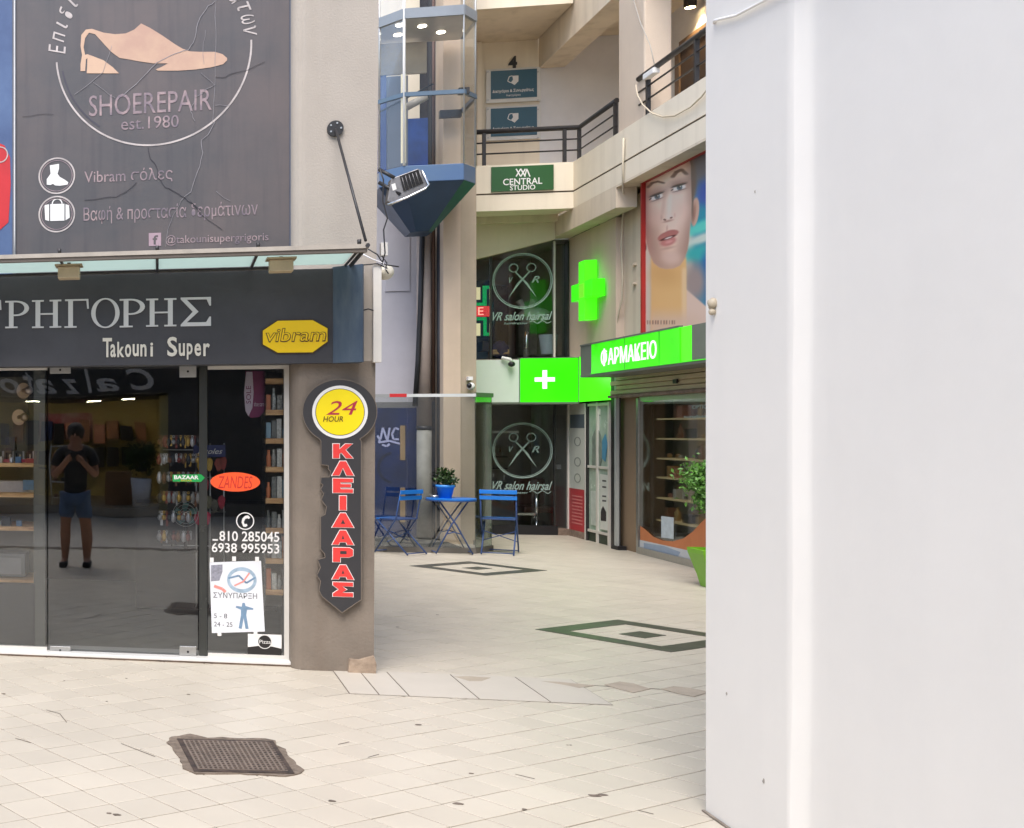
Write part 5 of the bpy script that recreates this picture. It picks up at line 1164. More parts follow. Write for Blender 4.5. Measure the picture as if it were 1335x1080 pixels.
# arched brows
for pts, th_ in ((((66, 268), (90, 244), (120, 236), (152, 244)), 7), (((200, 212), (222, 184), (250, 172), (276, 196)), 9)):
    for (xa_, ya_), (xb_, yb_) in zip(pts[:-1], pts[1:]):
        for q_ in np.linspace(0, 1, 9): paint(ell(xa_ + (xb_ - xa_) * q_, ya_ + (yb_ - ya_) * q_, th_ * 1.3, th_ * .62, 0, .6), (104, 78, 70), .5)
# nose
paint(ell(150, 370, 9, 60, 8, .9), (196, 156, 142), .4); paint(ell(184, 360, 11, 80, 3, .9), (246, 226, 216), .5); paint(ell(182, 425, 17, 14, 0, .7), (240, 212, 202), .7)
paint(ell(158, 443, 8, 4.5, 14, .4), (112, 70, 64)); paint(ell(193, 432, 7.5, 4.5, -16, .4), (118, 74, 66)); paint(ell(176, 450, 26, 5, -14, .8), (160, 112, 102), .7); paint(ell(140, 432, 5, 12, 0, .8), (190, 148, 136), .4); paint(ell(212, 418, 5, 12, 0, .8), (196, 154, 140), .4)
# lips, slightly parted
paint(ell(154, 533, 38, 18, -28, .2), (178, 110, 106)); paint(ell(194, 515, 40, 17, -10, .2), (178, 110, 106)); paint(ell(176, 560, 44, 24, -18, .3), (194, 124, 120)); paint(ell(176, 541, 46, 7, -19, .3), (84, 36, 40)); paint(ell(178, 541, 24, 4, -19, .4), (226, 212, 208), .95)
paint(ell(182, 562, 20, 7, -16, .7), (222, 160, 156), .8); paint(ell(176, 596, 34, 7, -12, .8), (176, 136, 124), .6); paint(ell(170, 490, 5, 16, 6, .8), (196, 152, 140), .6); paint(ell(184, 640, 36, 24, 0, .9), (214, 180, 166), .6)
paint(sm(985, 990, Y0) * (1 - sm(1006, 1012, Y0)) * sm(60, 64, X0) * (1 - sm(212, 216, X0)) * (np.sin(X0 * .42) + .5 * np.sin(X0 * .97) > -.1), (128, 88, 76), .65)
paint((1 - sm(225, 232, Y0)) * sm(230, 340, X0 + 0), (110, 106, 110), .25)
bmv = [( BX - .012, float(-S[j, i]), float(Z[j, i])) for j in range(NV) for i in range(NU)]
bmf = [(j * NU + i, j * NU + i + 1, (j + 1) * NU + i + 1, (j + 1) * NU + i) for j in range(NV - 1) for i in range(NU - 1)]
nb = len(bmv)
bmv += [(BX - .001, -s0b, zB), (BX - .001, -s1b, zB), (BX - .001, -s1b, zT - .035), (BX - .001, -s0b, zT - .035)]
bmf += [(nb, nb + 3, nb + 2, nb + 1), (0, nb, nb + 1, NU - 1), (NU - 1, nb + 1, nb + 2, NV * NU - 1), (NV * NU - 1, nb + 2, nb + 3, (NV - 1) * NU), ((NV - 1) * NU, nb + 3, nb, 0)]
me = bpy.data.meshes.new('portrait_print'); org = Vector((BX - .012, -(s0b + s1b) / 2, zB)); me.from_pydata([Vector(v) - org for v in bmv], [], bmf)
ca = me.color_attributes.new('print', 'FLOAT_COLOR', 'POINT')
lin = np.where(img <= .04045, img / 12.92, ((img + .055) / 1.055) ** 2.4) * 1.15
lin = np.clip(lin, 0, .92)
arr = np.ones((len(bmv), 4), np.float32); arr[:nb, :3] = lin.reshape(-1, 3); arr[nb:, :3] = .5
ca.data.foreach_set('color', arr.ravel())
m_por = bpy.data.materials.new('portrait_print'); m_por.use_nodes = True; nt = m_por.node_tree; bb = nt.nodes['Principled BSDF']; at = nt.nodes.new('ShaderNodeVertexColor'); at.layer_name = 'print'
nt.links.new(at.outputs[0], bb.inputs['Base Color']); bb.inputs['Roughness'].default_value = .3
me.materials.append(m_por); place('portrait_print', me, org, bbd)
b = MB().tube([(BX - .08, yx(931, BX - .08), zx(931, 392, BX - .08)), (BX - .08, yx(931, BX - .08), zx(931, 420, BX - .08))], .03)

# ------------------------------------------------------------------ lift tower, central pillar, back wall
bw = thing('lift_lobby_wall', (3.4, 18, 0), 'pale lavender rear wall of the lift lobby behind the glass screen', 'wall')
MB().box(2.2, 3.74, 18.0, 18.2, 2.0, 4.9).build('wall', m_lav, bw)
MB().box(2.2, 3.74, 18.0, 18.2, 4.9, 8.6).build('upper_wall', m_cream, bw)
MB().box(3.741, 4.3, 18.1, 18.3, 0, 8.6).build('shaft_back', mat('dark_shaft', s2l(66, 56, 50), rough=.8, var=.3), bw)
MB().box(2.2, 3.74, 18.0, 18.2, 0, 2.0).build('lower_wall', mat('lobby_grey', s2l(120, 118, 116), rough=.7), bw)
b = MB(); q = bY(502, 309, 534, 380, 18.0)
b.box(q[0], q[2], 17.985, 17.999, q[1], q[3]); b.build('access_panel', m_lav, bw)
# blue lobby door
m_bd = mat('navy_door', s2l(24, 44, 96), rough=.35, var=.5, scale=3, col2=s2l(14, 26, 62))
q = bY(484, 532, 544, 708, 17.94)
t = thing('lobby_door', ((q[0] + q[2]) / 2, 17.94, 0), 'dark blue lobby door with white graffiti and narrow wooden glazing strips', 'door')
MB().box(q[0], q[2], 17.94, 17.995, 0.001, q[3]).build('leaf', m_bd, t)
for y0, y1 in ((555, 600), (636, 681)):
    w = bY(521.5, y0, 528, y1, 17.94); MB().box(w[0], w[2], 17.925, 17.939, w[1], w[3]).build('strip', mat('ochre_strip', s2l(158, 132, 96), rough=.5), t)
FD = frameY(17.94)
for pts in ([(496, 573), (499, 558)], [(499, 558), (505, 575)], [(505, 575), (508, 558)], [(520, 560), (515, 558), (511, 566), (513, 573), (520, 573)], [(494, 577), (508, 575), (522, 579)], [(498, 580), (504, 582), (508, 579)], [(492, 568), (495, 573), (494, 578)]):
    MB().strip(FD, pY(pts, 17.94), .028, .001, .002 + random.random() * .002).build('graffiti', mat('lilac_paint', s2l(176, 180, 218), rough=.7), t)
c = onY(514, 610, 17.94); MB().ring(FD, c.x, c.z, .24, .20, .001, .003, 30, a0=100, a1=260).build('handle_ring', mat('deep_blue', s2l(10, 18, 50), rough=.3), t)
# ducts
t = thing('downpipe', (3.76, 17.6, 0), 'wide grey white duct with a joint standing behind the glass screen', 'duct')
m_duct = mat('grey_duct', s2l(150, 148, 140), rough=.6, var=.35, scale=5); xc2 = xy(553, 17.6)
MB().tube([(xc2, 17.6, 0), (xc2, 17.6, 1.60)], .10, 18).build('pipe', m_duct, t)
MB().tube([(xc2, 17.6, 1.64), (xc2, 17.6, 4.4)], .10, 18).build('pipe', mat('beige_duct', s2l(176, 160, 148), rough=.6, var=.2), t)
MB().tube([(xc2, 17.6, 1.595), (xc2, 17.6, 1.645)], .107, 18).build('joint', m_dark, t)
t = thing('lift_rail', (3.65, 17.7, 2), 'thin black slanting cable pipe down the lavender wall', 'pipe')
MB().tube([onY(551, 288, 17.5), onY(548, 400, 17.5), onY(545, 470, 17.5), onY(541, 530, 17.5)], .035, 10).build('pipe', m_dark, t)
t = thing('lift_guide', (4.0, 17.6, 0), 'broad black lift guide column beside the beige pillar', 'column')
MB().box(xy(562, 17.7), xy(579, 17.7), 17.72, 17.9, 0, 8.6).build('guide', m_dark, t)
MB().tube([(xy(574, 17.5), 17.5, 0), (xy(574, 17.5), 17.5, 4.6)], .05, 12).build('guide_tube', m_black, t)
MB().tube([(xy(565, 17.5), 17.5, 2.0), (xy(565, 17.5), 17.5, 9)], .02, 8).build('guide_rod', mat('rusty_rod', s2l(88, 62, 48), rough=.7), t)
t = thing('central_pillar', (4.12, 17.4, 0), 'tall beige square pillar behind the lift with a chamfered corner', 'pillar')
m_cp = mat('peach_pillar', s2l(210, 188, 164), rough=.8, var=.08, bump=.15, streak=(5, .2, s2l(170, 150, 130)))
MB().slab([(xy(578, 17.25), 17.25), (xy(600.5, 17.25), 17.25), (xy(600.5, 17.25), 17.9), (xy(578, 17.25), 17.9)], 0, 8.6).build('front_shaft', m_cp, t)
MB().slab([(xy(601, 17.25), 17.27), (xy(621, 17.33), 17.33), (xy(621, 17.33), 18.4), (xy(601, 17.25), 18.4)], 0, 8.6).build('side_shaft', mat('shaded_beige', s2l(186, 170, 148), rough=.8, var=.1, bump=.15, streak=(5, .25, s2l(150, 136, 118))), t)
t = thing('wall_camera', (4.2, 17.2, 1.9), 'small white dome camera with a black lens low on the central pillar', 'security camera')
c = onY(614, 504, 17.2); MB().ball((c.x, c.y, c.z), .055, 12).build('dome', m_print_w, t); MB().ball((c.x - .03, c.y - .035, c.z + .012), .036, 10).build('lens', m_dark, t)
q = onY(613, 494, 17.2); MB().box(q.x - .03, q.x + .03, 17.18, 17.30, q.z - .02, q.z + .03).build('mount', m_print_w, t)

# lift car
plan = [(2.9, 16.4), (3.154, 16.1), (3.885, 16.1), (4.1, 16.4), (4.1, 17.15), (2.9, 17.15)]
m_lb = mat('lift_blue', s2l(86, 110, 138), rough=.35, var=.15, scale=2, col2=s2l(78, 104, 140)); m_lbd = mat('lift_blue_dark', s2l(34, 62, 92), rough=.4, var=.2)
m_lbs = mat('lift_end_grey', s2l(104, 108, 128), rough=.4)
lf = thing('glass_lift_car', (3.5, 16.6, 4.28), 'panoramic glass lift car with a blue tapered base hanging over the glass screen', 'lift')
rz0, rz1 = 4.84, 5.06
MB().slab(plan, rz0, rz1).build('base_ring', m_lb, lf, bevel=.01)
apex = [(3.36, 16.75), (3.42, 16.68), (3.58, 16.68), (3.64, 16.75), (3.64, 17.1), (3.36, 17.1)]
b = MB(); b.add([(x, y, rz0 - .001) for x, y in plan] + [(x, y, 4.28) for x, y in apex], [tuple(range(5, -1, -1))[::-1], tuple(range(6, 12))[::-1]] + [(i, (i + 1) % 6, 6 + (i + 1) % 6, 6 + i) for i in range(6)])
b.build('tapered_base', m_lbd, lf)
m_cg = glass('lift_glass', tint=(.96, .96, .95), refl=.015, graze=.25, rough=.08)
segs = list(zip(plan[:4], plan[1:4])) + [((2.9, 17.1), (2.9, 16.4)), ((4.1, 16.4), (4.1, 17.1))]
for (x0, y0), (x1, y1) in segs:
    dx, dy = x1 - x0, y1 - y0; l = math.hypot(dx, dy); nx, ny = dy / l * .006, -dx / l * .006; ux, uy = dx / l * .012, dy / l * .012
    for za, zb_ in ((rz1 + .01, 5.96), (6.02, 6.98), (7.12, 8.6)):
        MB().slab([(x0 + ux + nx, y0 + uy + ny), (x1 - ux + nx, y1 - uy + ny), (x1 - ux - nx, y1 - uy - ny), (x0 + ux - nx, y0 + uy - ny)], za, zb_).build('glass_panel', m_cg, lf)
for z0_, z1_, mm in ((5.963, 6.017, mat('lift_rail_blue', s2l(92, 112, 130), rough=.4)), (6.985, 7.115, mat('lift_top_ring', s2l(140, 146, 152), rough=.4))):
    for (x0, y0), (x1, y1) in segs:
        MB().strip(GROUND, [(x0, y0), (x1, y1)], .04, z0_, z1_).build('frame_ring', mm, lf)
for (x, y), w, mm in ((plan[1], .018, m_print_w), (plan[0], .012, m_steel), (plan[2], .010, m_steel), (plan[3], .012, m_steel)):
    MB().tube([(x, y, rz1), (x, y, 8.6)], w, 8).build('corner_post', mm, lf)
MB().slab([(x * .96 + 3.5 * .04, y * .96 + 16.7 * .04) for x, y in plan], 6.99, 7.05).build('ceiling', mat('lift_ceiling', s2l(196, 186, 166), rough=.3, metal=.3), lf)
for x, y in ((3.15, 16.35), (3.45, 16.45), (3.2, 16.75), (3.75, 16.75)):
    MB().disc(Frame((x, y, 6.989), (1, 0, 0), (0, 1, 0), (0, 0, -1)), 0, 0, .055, 0, .006, 16).build('ceiling_light', emis('lift_light', (1, .93, .78), 6), lf)
MB().box(2.96, 3.10, 17.0, 17.08, rz1, 6.95).build('side_panel', mat('lift_blue_panel', s2l(46, 66, 134), rough=.4), lf)
MB().box(3.11, 3.38, 17.0, 17.06, rz1, 6.5).build('back_panel', mat('lift_grey_panel', s2l(104, 108, 120), rough=.4, var=.15), lf)
MB().box(3.381, 3.64, 17.0, 17.06, rz1, 5.9).build('back_panel', mat('lift_blue_panel2', s2l(34, 72, 150), rough=.3, var=.5, scale=3), lf)
MB().box(2.98, 3.62, 16.98, 17.04, 6.52, 6.95).build('back_panel', mat('lift_sand_panel', s2l(160, 146, 122), rough=.35, var=.2), lf)
MB().box(3.13, 3.19, 16.16, 16.19, rz1 + .05, 6.28).build('control_column', mat('cream_plate', s2l(238, 226, 190), rough=.4, emit=.15), lf)
MB().tube([onY(530, 140, 16.5), onY(556, 126, 16.5)], .05, 10).build('handrail', m_bar, lf)
MB().tube([(3.0, 16.95, 6.0), (3.7, 16.95, 6.35)], .012).build('cable', m_black, lf)
MB().box(3.80, 4.08, 17.02, 17.1, 5.9, 6.0).build('buffer', m_black, lf)
b = MB(); q = onY(603, 118, 16.15); b.box(q.x - .05, q.x + .08, 16.12, 16.2, q.z - .05, q.z + .03); b.build('latch', m_black, lf)

# glass screen under the lift
gs = thing('glass_screen', (3.3, 16, 0), 'frameless glass screen with steel top rail around the pit under the lift', 'glass screen')
x_a, x_b, x_c = 2.0, xy(531, 16.0), 4.0
for a, b_2 in ((x_a, x_b - .003), (x_b + .003, x_c)):
    MB().box(a, b_2, 15.994, 16.006, .07, 2.02).build('pane', m_dusty, gs)
MB().slab([(4.002, 16.0), (4.30, 16.40), (4.29, 16.408), (3.992, 16.008)], .07, 2.02).build('pane', m_darkglass, gs)
MB().slab([(4.302, 16.41), (4.33, 17.2), (4.32, 17.2), (4.292, 16.41)], .07, 2.02).build('pane', m_darkglass, gs)
xr0, xr1 = xy(508, 15.98), xy(530, 15.98)
MB().box(x_a, xr0 - .001, 15.975, 16.025, 2.021, 2.06).build('top_rail', mat('rail_grey', s2l(150, 152, 152), rough=.4), gs)
MB().box(xr0, xr1, 15.97, 16.03, 2.021, 2.065).build('red_rail', mat('red_tape', s2l(196, 44, 48), rough=.5), gs)
MB().box(xr1 + .001, 4.0, 15.975, 16.025, 2.021, 2.06).build('top_rail', mat('rail_pale', s2l(205, 208, 208), rough=.35), gs)
MB().slab([(4.001, 15.975), (4.32, 16.40), (4.345, 17.2), (4.27, 17.2), (4.25, 16.42), (4.001, 16.05)], 2.021, 2.075).build('top_rail', mat('rail_dark_green', s2l(92, 110, 92), rough=.4), gs)
MB().box(x_a, 4.0, 15.97, 16.03, .0, .069).build('bottom_rail', mat('rail_bottom', s2l(108, 104, 98), rough=.5), gs)
MB().slab([(4.001, 15.97), (4.32, 16.40), (4.34, 17.2), (4.27, 17.2), (4.25, 16.42), (4.001, 16.05)], .0, .069).build('bottom_rail', MATS['rail_bottom'], gs)
MB().box(2.0, 3.95, 16.1, 17.9, .0, .03).build('pit_floor', mat('pit_grey', s2l(84, 82, 78), rough=.9, var=.3), gs)
c = onY(499, 372, 16); 

# ------------------------------------------------------------------ bistro set
m_blue = mat('bistro_blue', s2l(28, 118, 208), rough=.4, var=.08); m_blued = mat('bistro_frame_blue', s2l(52, 78, 128), rough=.45, var=.15)
def chair():
    t = thing('bistro_chair', (0, 0, 0), 'blue folding bistro chair left of the round table in front of the glass screen', 'chair', 'blue bistro chairs')
    w = .205
    for z in (.70, .775): MB().box(-w - .012, w + .012, .155 + (z - .7) * .25, .170 + (z - .7) * .25, z, z + .052).build('back_slat', m_blue, t, bevel=.004)
    for s in (-1, 1):
        MB().tube([(s * w, .175, .83), (s * w, .10, .46), (s * w, -.22, .012)], .010, 8).build('leg', m_blued, t)
        MB().tube([(s * (w - .02), -.20, .44), (s * (w - .02), .26, .012)], .010, 8).build('leg', m_blued, t)
    for i in range(6): MB().box(-w + .01, w - .01, -.21 + i * .058, -.165 + i * .058, .445, .458).build('seat_slat', m_blued if i else m_blue, t)
    MB().tube([(-w, -.22, .03), (w, -.22, .03)], .007, 6).build('foot_bar', m_blued, t)
    MB().tube([(-w + .02, .25, .03), (w - .02, .25, .03)], .007, 6).build('foot_bar', m_blued, t)
    MB().tube([(-w, .03, .30), (w, -.03, .16)], .006, 6).build('brace', m_blued, t); MB().tube([(w, .03, .30), (-w, -.03, .16)], .006, 6).build('brace', m_blued, t)
    return t
ch = chair(); c1 = onG(521, 722); ch.location = (c1.x, c1.y, 0); ch.rotation_euler = (0, 0, R(200 + 22)); WL[ch] = Vector(c1)
c1 = onG(651, 722); dup(ch, (c1.x, c1.y, 0), R(180 - 20), 'blue folding bistro chair right of the round table beside the salon window')
c1 = onG(588, 722); t = thing('bistro_table', (c1.x, c1.y, 0), 'small round blue bistro table with crossed legs between two chairs', 'table')
MB().disc(GROUND, c1.x, c1.y, .30, .70, .715, 36).build('tabletop', m_blue, t)
MB().ring(GROUND, c1.x, c1.y, .302, .285, .682, .6995, 36).build('rim', m_blued, t)
for s in (-1, 1):
    for k in (-1, 1):
        MB().tube([(c1.x + k * .22, c1.y + s * .17, .012), (c1.x + k * .03, c1.y + s * .15, .38), (c1.x - k * .17, c1.y + s * .14, .68)], .010, 8).build('leg', m_blued, t)
    MB().tube([(c1.x - .1, c1.y + s * .15, .26), (c1.x, c1.y + s * .15, .29), (c1.x + .1, c1.y + s * .15, .26)], .008, 6).build('brace', m_blued, t)
tb = c1
for k in (-1, 1): MB().tube([(tb.x + k * .22, tb.y - .17, .03), (tb.x + k * .22, tb.y + .17, .03)], .007, 6).build('foot_bar', m_blued, t)
def leaf_cloud(name, m, parent, c, rad, n, ls, core=.35):
    b = MB(); rnd = random.Random(len(name) + n)
    cl = []
    for _ in range(max(6, n // 60)):
        a, e, r = rnd.uniform(0, 6.28), rnd.uniform(-1, 1), rnd.uniform(core, .95)
        q = math.sqrt(1 - e * e); cl.append(Vector((rad[0] * r * q * math.cos(a), rad[1] * r * q * math.sin(a), rad[2] * r * e)))
    for i in range(n):
        p = rnd.choice(cl) + Vector((rnd.gauss(0, rad[0] * .22), rnd.gauss(0, rad[1] * .22), rnd.gauss(0, rad[2] * .22)))
        d = Vector((rnd.gauss(0, 1), rnd.gauss(0, 1), rnd.gauss(.3, .8))).normalized(); sd_ = d.cross(Vector((rnd.gauss(0, 1), rnd.gauss(0, 1), rnd.gauss(0, 1)))).normalized()
        l = ls * rnd.uniform(.7, 1.3); w = l * .28; up = d.cross(sd_) * w * .3
        P = Vector(c) + p
        b.add([P, P + d * l * .5 + sd_ * w + up, P + d * l, P + d * l * .5 - sd_ * w + up], [(0, 1, 2), (0, 2, 3)])
    o = b.build(name, m, parent); o['kind'] = 'stuff'; return o
m_leaf = mat('dark_leaf', (.045, .11, .02), rough=.5, var=.5, scale=30, island=.6); m_leaf2 = mat('fresh_leaf', (.17, .42, .07), rough=.45, var=.4, scale=20, island=.5)
for m in (m_leaf, m_leaf2): m.node_tree.nodes['Principled BSDF'].inputs['Subsurface Weight'].default_value = .0
t = thing('potted_plant', (tb.x - .07, tb.y, .715), 'small green plant in a bright blue pot on the bistro table', 'potted plant')
PC = (tb.x - .07, tb.y, .7155)
MB().lathe(PC, [(0, 0), (.075, 0), (.105, .135), (.118, .14), (.118, .170), (.105, .170), (.10, .14)], 24).build('pot', mat('bright_blue_pot', s2l(58, 146, 232), rough=.4), t)
MB().lathe(PC, [(0, .145), (.101, .145)], 16).build('soil', mat('soil', (.03, .02, .012), rough=1), t)
leaf_cloud('foliage', m_leaf, t, (PC[0], PC[1], PC[2] + .245), (.11, .11, .095), 520, .05)
for i in range(5): MB().tube([(PC[0], PC[1], PC[2] + .14), (PC[0] + random.uniform(-.06, .06), PC[1] + random.uniform(-.06, .06), PC[2] + .26)], .004, 5).build('stem', mat('stem_brown', (.08, .06, .03), rough=.9), t)
t = thing('glass_ashtray', (tb.x - .21, tb.y - .05, .7155), 'small clear glass ashtray near the left edge of the bistro table', 'ashtray')
MB().lathe((tb.x - .21, tb.y - .05, .7155), [(0, .004), (.03, .004), (.042, .035), (.048, .035), (.038, 0), (0, 0)], 16).build('bowl', m_steel, t)

# green planter with a small tree near the white corner
pc = onG(926, 766); t = thing('planter_tree', (pc.x + .05, pc.y, 0), 'small leafy tree in a lime green square planter half hidden by the white corner', 'potted tree')
cx0, cy0 = pc.x + .05, pc.y; b = MB()
sq = lambda h, z: [(cx0 - h, cy0 - h, z), (cx0 + h, cy0 - h, z), (cx0 + h, cy0 + h, z), (cx0 - h, cy0 + h, z)]
V_ = sq(.10, 0.001) + sq(.125, .12) + sq(.185, .34) + sq(.19, .39) + sq(.165, .39) + sq(.15, .33); F_ = [(3, 2, 1, 0), (20, 21, 22, 23)]
for k in range(5):
    for i in range(4): F_.append((4 * k + i, 4 * k + (i + 1) % 4, 4 * k + 4 + (i + 1) % 4, 4 * k + 4 + i))
b.add(V_, F_); b.build('planter', mat('lime_planter', s2l(112, 176, 22), rough=.4, var=.08), t, bevel=.006)
MB().tube([(cx0, cy0, .33), (cx0 - .02, cy0, .6), (cx0 + .01, cy0, .85), (cx0 - .02, cy0, 1.1)], [.018, .014, .011, .006], 8).build('trunk', mat('bark', (.10, .07, .045), rough=.9), t)
for i in range(7):
    a = i * .9; z = .75 + i * .05; MB().tube([(cx0, cy0, z), (cx0 + .16 * math.cos(a), cy0 + .16 * math.sin(a), z + .12)], [.007, .003], 6).build('branch', MATS['bark'], t)
leaf_cloud('crown', m_leaf2, t, (cx0 + .0, cy0, 1.04), (.27, .27, .23), 4200, .05, core=.1)

# ================================================================== inside the shoe repair shop
m_shelfm = m_wood
# left display unit
t = thing('display_unit', (-1.2, 8.5, .03), 'left hand display unit with pine shelves behind the fixed pane', 'display unit')
XS0, XS1 = -2.3, xy(49, 8.5)
MB().box(XS0, XS1 + .02, 8.75, 8.80, .03, 2.0).build('back_panel', mat('grey_green_board', s2l(122, 116, 102), rough=.7, var=.2), t)
for i, py in enumerate((606, 645, 688, 757, 829)):
    z = zy(25, py, 8.36); MB().box(XS0, XS1, 8.25, 8.74, z - .014, z + .014).build('shelf', m_wood, t)
MB().box(XS1 - .10, XS1 + .0, 8.735, 8.749, 1.35, 2.0).build('slat_panel', m_dark, t)
t = thing('key_safe', (-1.2, 8.4, .62), 'grey metal key safe box standing on the lower pine shelf', 'safe')
q = bY(-12, 722, 33, 754, 8.35)
MB().box(q[0], q[2], 8.35, 8.6, q[1] + .012, q[3]).build('body', mat('grey_safe', s2l(104, 104, 106), rough=.4), t, bevel=.006)
MB().box(q[0] + .02, q[2] - .03, 8.342, 8.349, q[1] + .03, q[3] - .03).build('door', mat('grey_safe_door', s2l(128, 128, 130), rough=.35), t)
for i, (px, py, lab) in enumerate(((28, 509, 'upper round brass door knob on the display panel'), (22, 544, 'lower round brass door knob on the display panel'))):
    c = onY(px, py, 8.6); t = thing('door_knob', (c.x, 8.6, c.z - .05), lab, 'door knob', 'door knobs on the display panel')
    mb_ = mat('satin_brass', s2l(214, 186, 158), rough=.35, metal=.6, var=.1)
    MB().disc(frameY(8.74), c.x, c.z, .052, .0, .02, 24, sy=1.15).build('rose', mb_, t)
    MB().tube([(c.x, 8.72, c.z), (c.x + .035, 8.66, c.z)], .016, 10).build('neck', mb_, t)
    MB().ball((c.x + .05, 8.64, c.z), .032, 12).build('knob', mb_, t)
for i, (x0, y0, x1, y1, col, lab) in enumerate(((-5, 627, 47, 642, (214, 208, 206), 'long white and pink box on the second pine shelf'), (5, 599, 16, 604, (214, 110, 116), 'small pink box at the left of the top pine shelf'), (24, 599, 35, 604, (206, 80, 90), 'small red box at the right of the top pine shelf'), (-4, 680, 6, 687, (206, 214, 220), 'small white tub on the third pine shelf'), (-3, 824, 10, 828, (176, 80, 60), 'flat red brown box on the lowest pine shelf'), (8, 570, 20, 588, (70, 66, 64), 'dark tool card hanging above the top pine shelf'))):
    q = bY(x0, y0, x1, y1, 8.45); MB().box(q[0], q[2], 8.42, 8.55, q[1] + .001, q[3]).build('small_box', mat('box_%s' % 'abcdef'[i], s2l(*col), rough=.5, var=.15, scale=20), None, label=lab, category='box', group='boxes on the left shelves')
b = MB(); q = bY(30, 626, 47, 641, 8.41); b.box(q[0], q[2], 8.405, 8.415, q[1] + .01, q[3]); b.build('blue_box', mat('box_blue', s2l(110, 160, 200), rough=.5, var=.2, scale=30), None, label='pale blue box end on the second pine shelf', category='box')
for i in range(10):
    x = xy(4 + i * 4.4, 8.5); z = zy(20, 592 + (i % 3) * 2, 8.5)
    MB().box(x - .006, x + .006, 8.5, 8.51, z - .06 - (i % 2) * .02, z + .02).build('hanging_tool', (m_steel, m_dark, m_chrome)[i % 3], None, label='small steel tool hanging above the top left shelf', category='tool', group='small tools above the top left shelf')
# more stock on the left shelves
lm = [mat('stock_cream', s2l(222, 214, 196), rough=.5, var=.2, scale=30), mat('stock_red', s2l(176, 64, 62), rough=.5), mat('stock_steel', s2l(196, 198, 200), rough=.3, metal=.4), mat('stock_blue', s2l(96, 128, 160), rough=.5), mat('stock_black', s2l(44, 42, 42), rough=.4)]
for si, (py, nm_) in enumerate(((606, 'top'), (688, 'third'), (829, 'lowest'))):
    z = zy(25, py, 8.36) + .0145; x = XS0 + .5
    while x < XS1 - .06:
        w = random.uniform(.03, .08); hh = random.uniform(.03, .12 if si else .05); mi = random.randrange(5)
        b = MB(); b.box(x, x + w, 8.30, 8.30 + w, z, z + hh) if random.random() < .6 else b.lathe((x + w / 2, 8.34, z), [(w * .45, 0), (w * .45, hh * .7), (w * .25, hh * .85), (w * .25, hh)], 10)
        b.build('stock_item', lm[mi], None, label='small %s packet or tin on the %s pine shelf of the left unit' % (('cream', 'red', 'steel', 'blue', 'black')[mi], nm_), category='goods', group='goods on the left shelves')
        x += w + random.uniform(.01, .05)
# right column of small shelves
t = thing('shelf_column', (.75, 8.4, .3), 'narrow column of small pine shelves at the right inside the window', 'shelf')
sx0, sx1 = xy(343, 8.45), xy(368, 8.45)
rows = (498, 538, 574.5, 611, 651, 689, 728, 768)
for py in rows:
    z = zy(355, py, 8.42); MB().box(sx0, sx1, 8.25, 8.50, z - .020, z + .016).build('shelf', m_wood, t)
MB().box(sx0 - .012, sx0 - .001, 8.25, 8.5, .35, 2.0).build('side_panel', m_dusty, t)
MB().box(sx0, sx1, 8.505, 8.52, .35, 2.0).build('back_panel', mat('dim_back', s2l(120, 116, 106), rough=.7, var=.3), t)
m_blis = [mat('blister_clear', s2l(200, 206, 204), rough=.15, var=.6, scale=60), mat('blister_white', s2l(222, 222, 216), rough=.3, var=.4, scale=70), mat('blister_steel', s2l(205, 206, 210), rough=.2, metal=.8, var=.4, scale=50), mat('card_blue', s2l(130, 160, 180), rough=.5), mat('blister_grey', s2l(176, 176, 170), rough=.2, var=.6, scale=60), mat('card_orange', s2l(200, 120, 80), rough=.5), mat('card_grey', s2l(120, 124, 122), rough=.4, var=.4, scale=50)]
for r_i, py in enumerate(rows[1:]):
    z = zy(355, py, 8.42) + .0165
    for k in range(4):
        w = random.uniform(.028, .034); x = sx0 + .006 + k * .036; hh = random.uniform(.09, .15)
        b = MB()
        if random.random() < .5: b.box(x, x + w, 8.27, 8.32, z, z + hh)
        else: b.lathe((x + w / 2, 8.29, z), [(w * .45, 0), (w * .5, hh * .6), (w * .3, hh * .75), (w * .3, hh)], 10)
        b.build('small_goods', random.choice(m_blis), None, label='small packet or tin on the %s shelf of the narrow right hand column' % ('second', 'third', 'fourth', 'fifth', 'sixth', 'seventh', 'lowest')[r_i], category='goods', group='goods on the right shelf column')
# purple banner
t = thing('purple_banner', (.68, 8.5, 1.6), 'hanging purple and white oval banner at the top of the right pane', 'banner')
m_pu = mat('purple_card', s2l(124, 30, 82), rough=.6, var=.15)
FPb = frameY(8.33)
MB().prism(FPb, pY([(320, 484), (345, 484), (345, 536), (338, 544), (327, 545), (321, 536)], 8.33), -.01, 0).build('card', m_pu, t)
MB().prism(FPb, pY([(321, 485), (329, 485), (330.5, 512), (329, 532), (324, 543), (320, 536), (318, 512)], 8.33), .001, .003).build('white_oval', mat('lilac_white', s2l(206, 190, 204), rough=.6), t)
text('lettering', 'SOLE', m_pu, FPb, bY(312, 512, 336, 518, 8.33), t, d=.0035, th=.001, rot=90)
text('lettering', 'shoe care', mat('lilac_white', s2l(206, 190, 204)), FPb, bY(331, 524, 344, 530, 8.33), t, d=.001, th=.001)
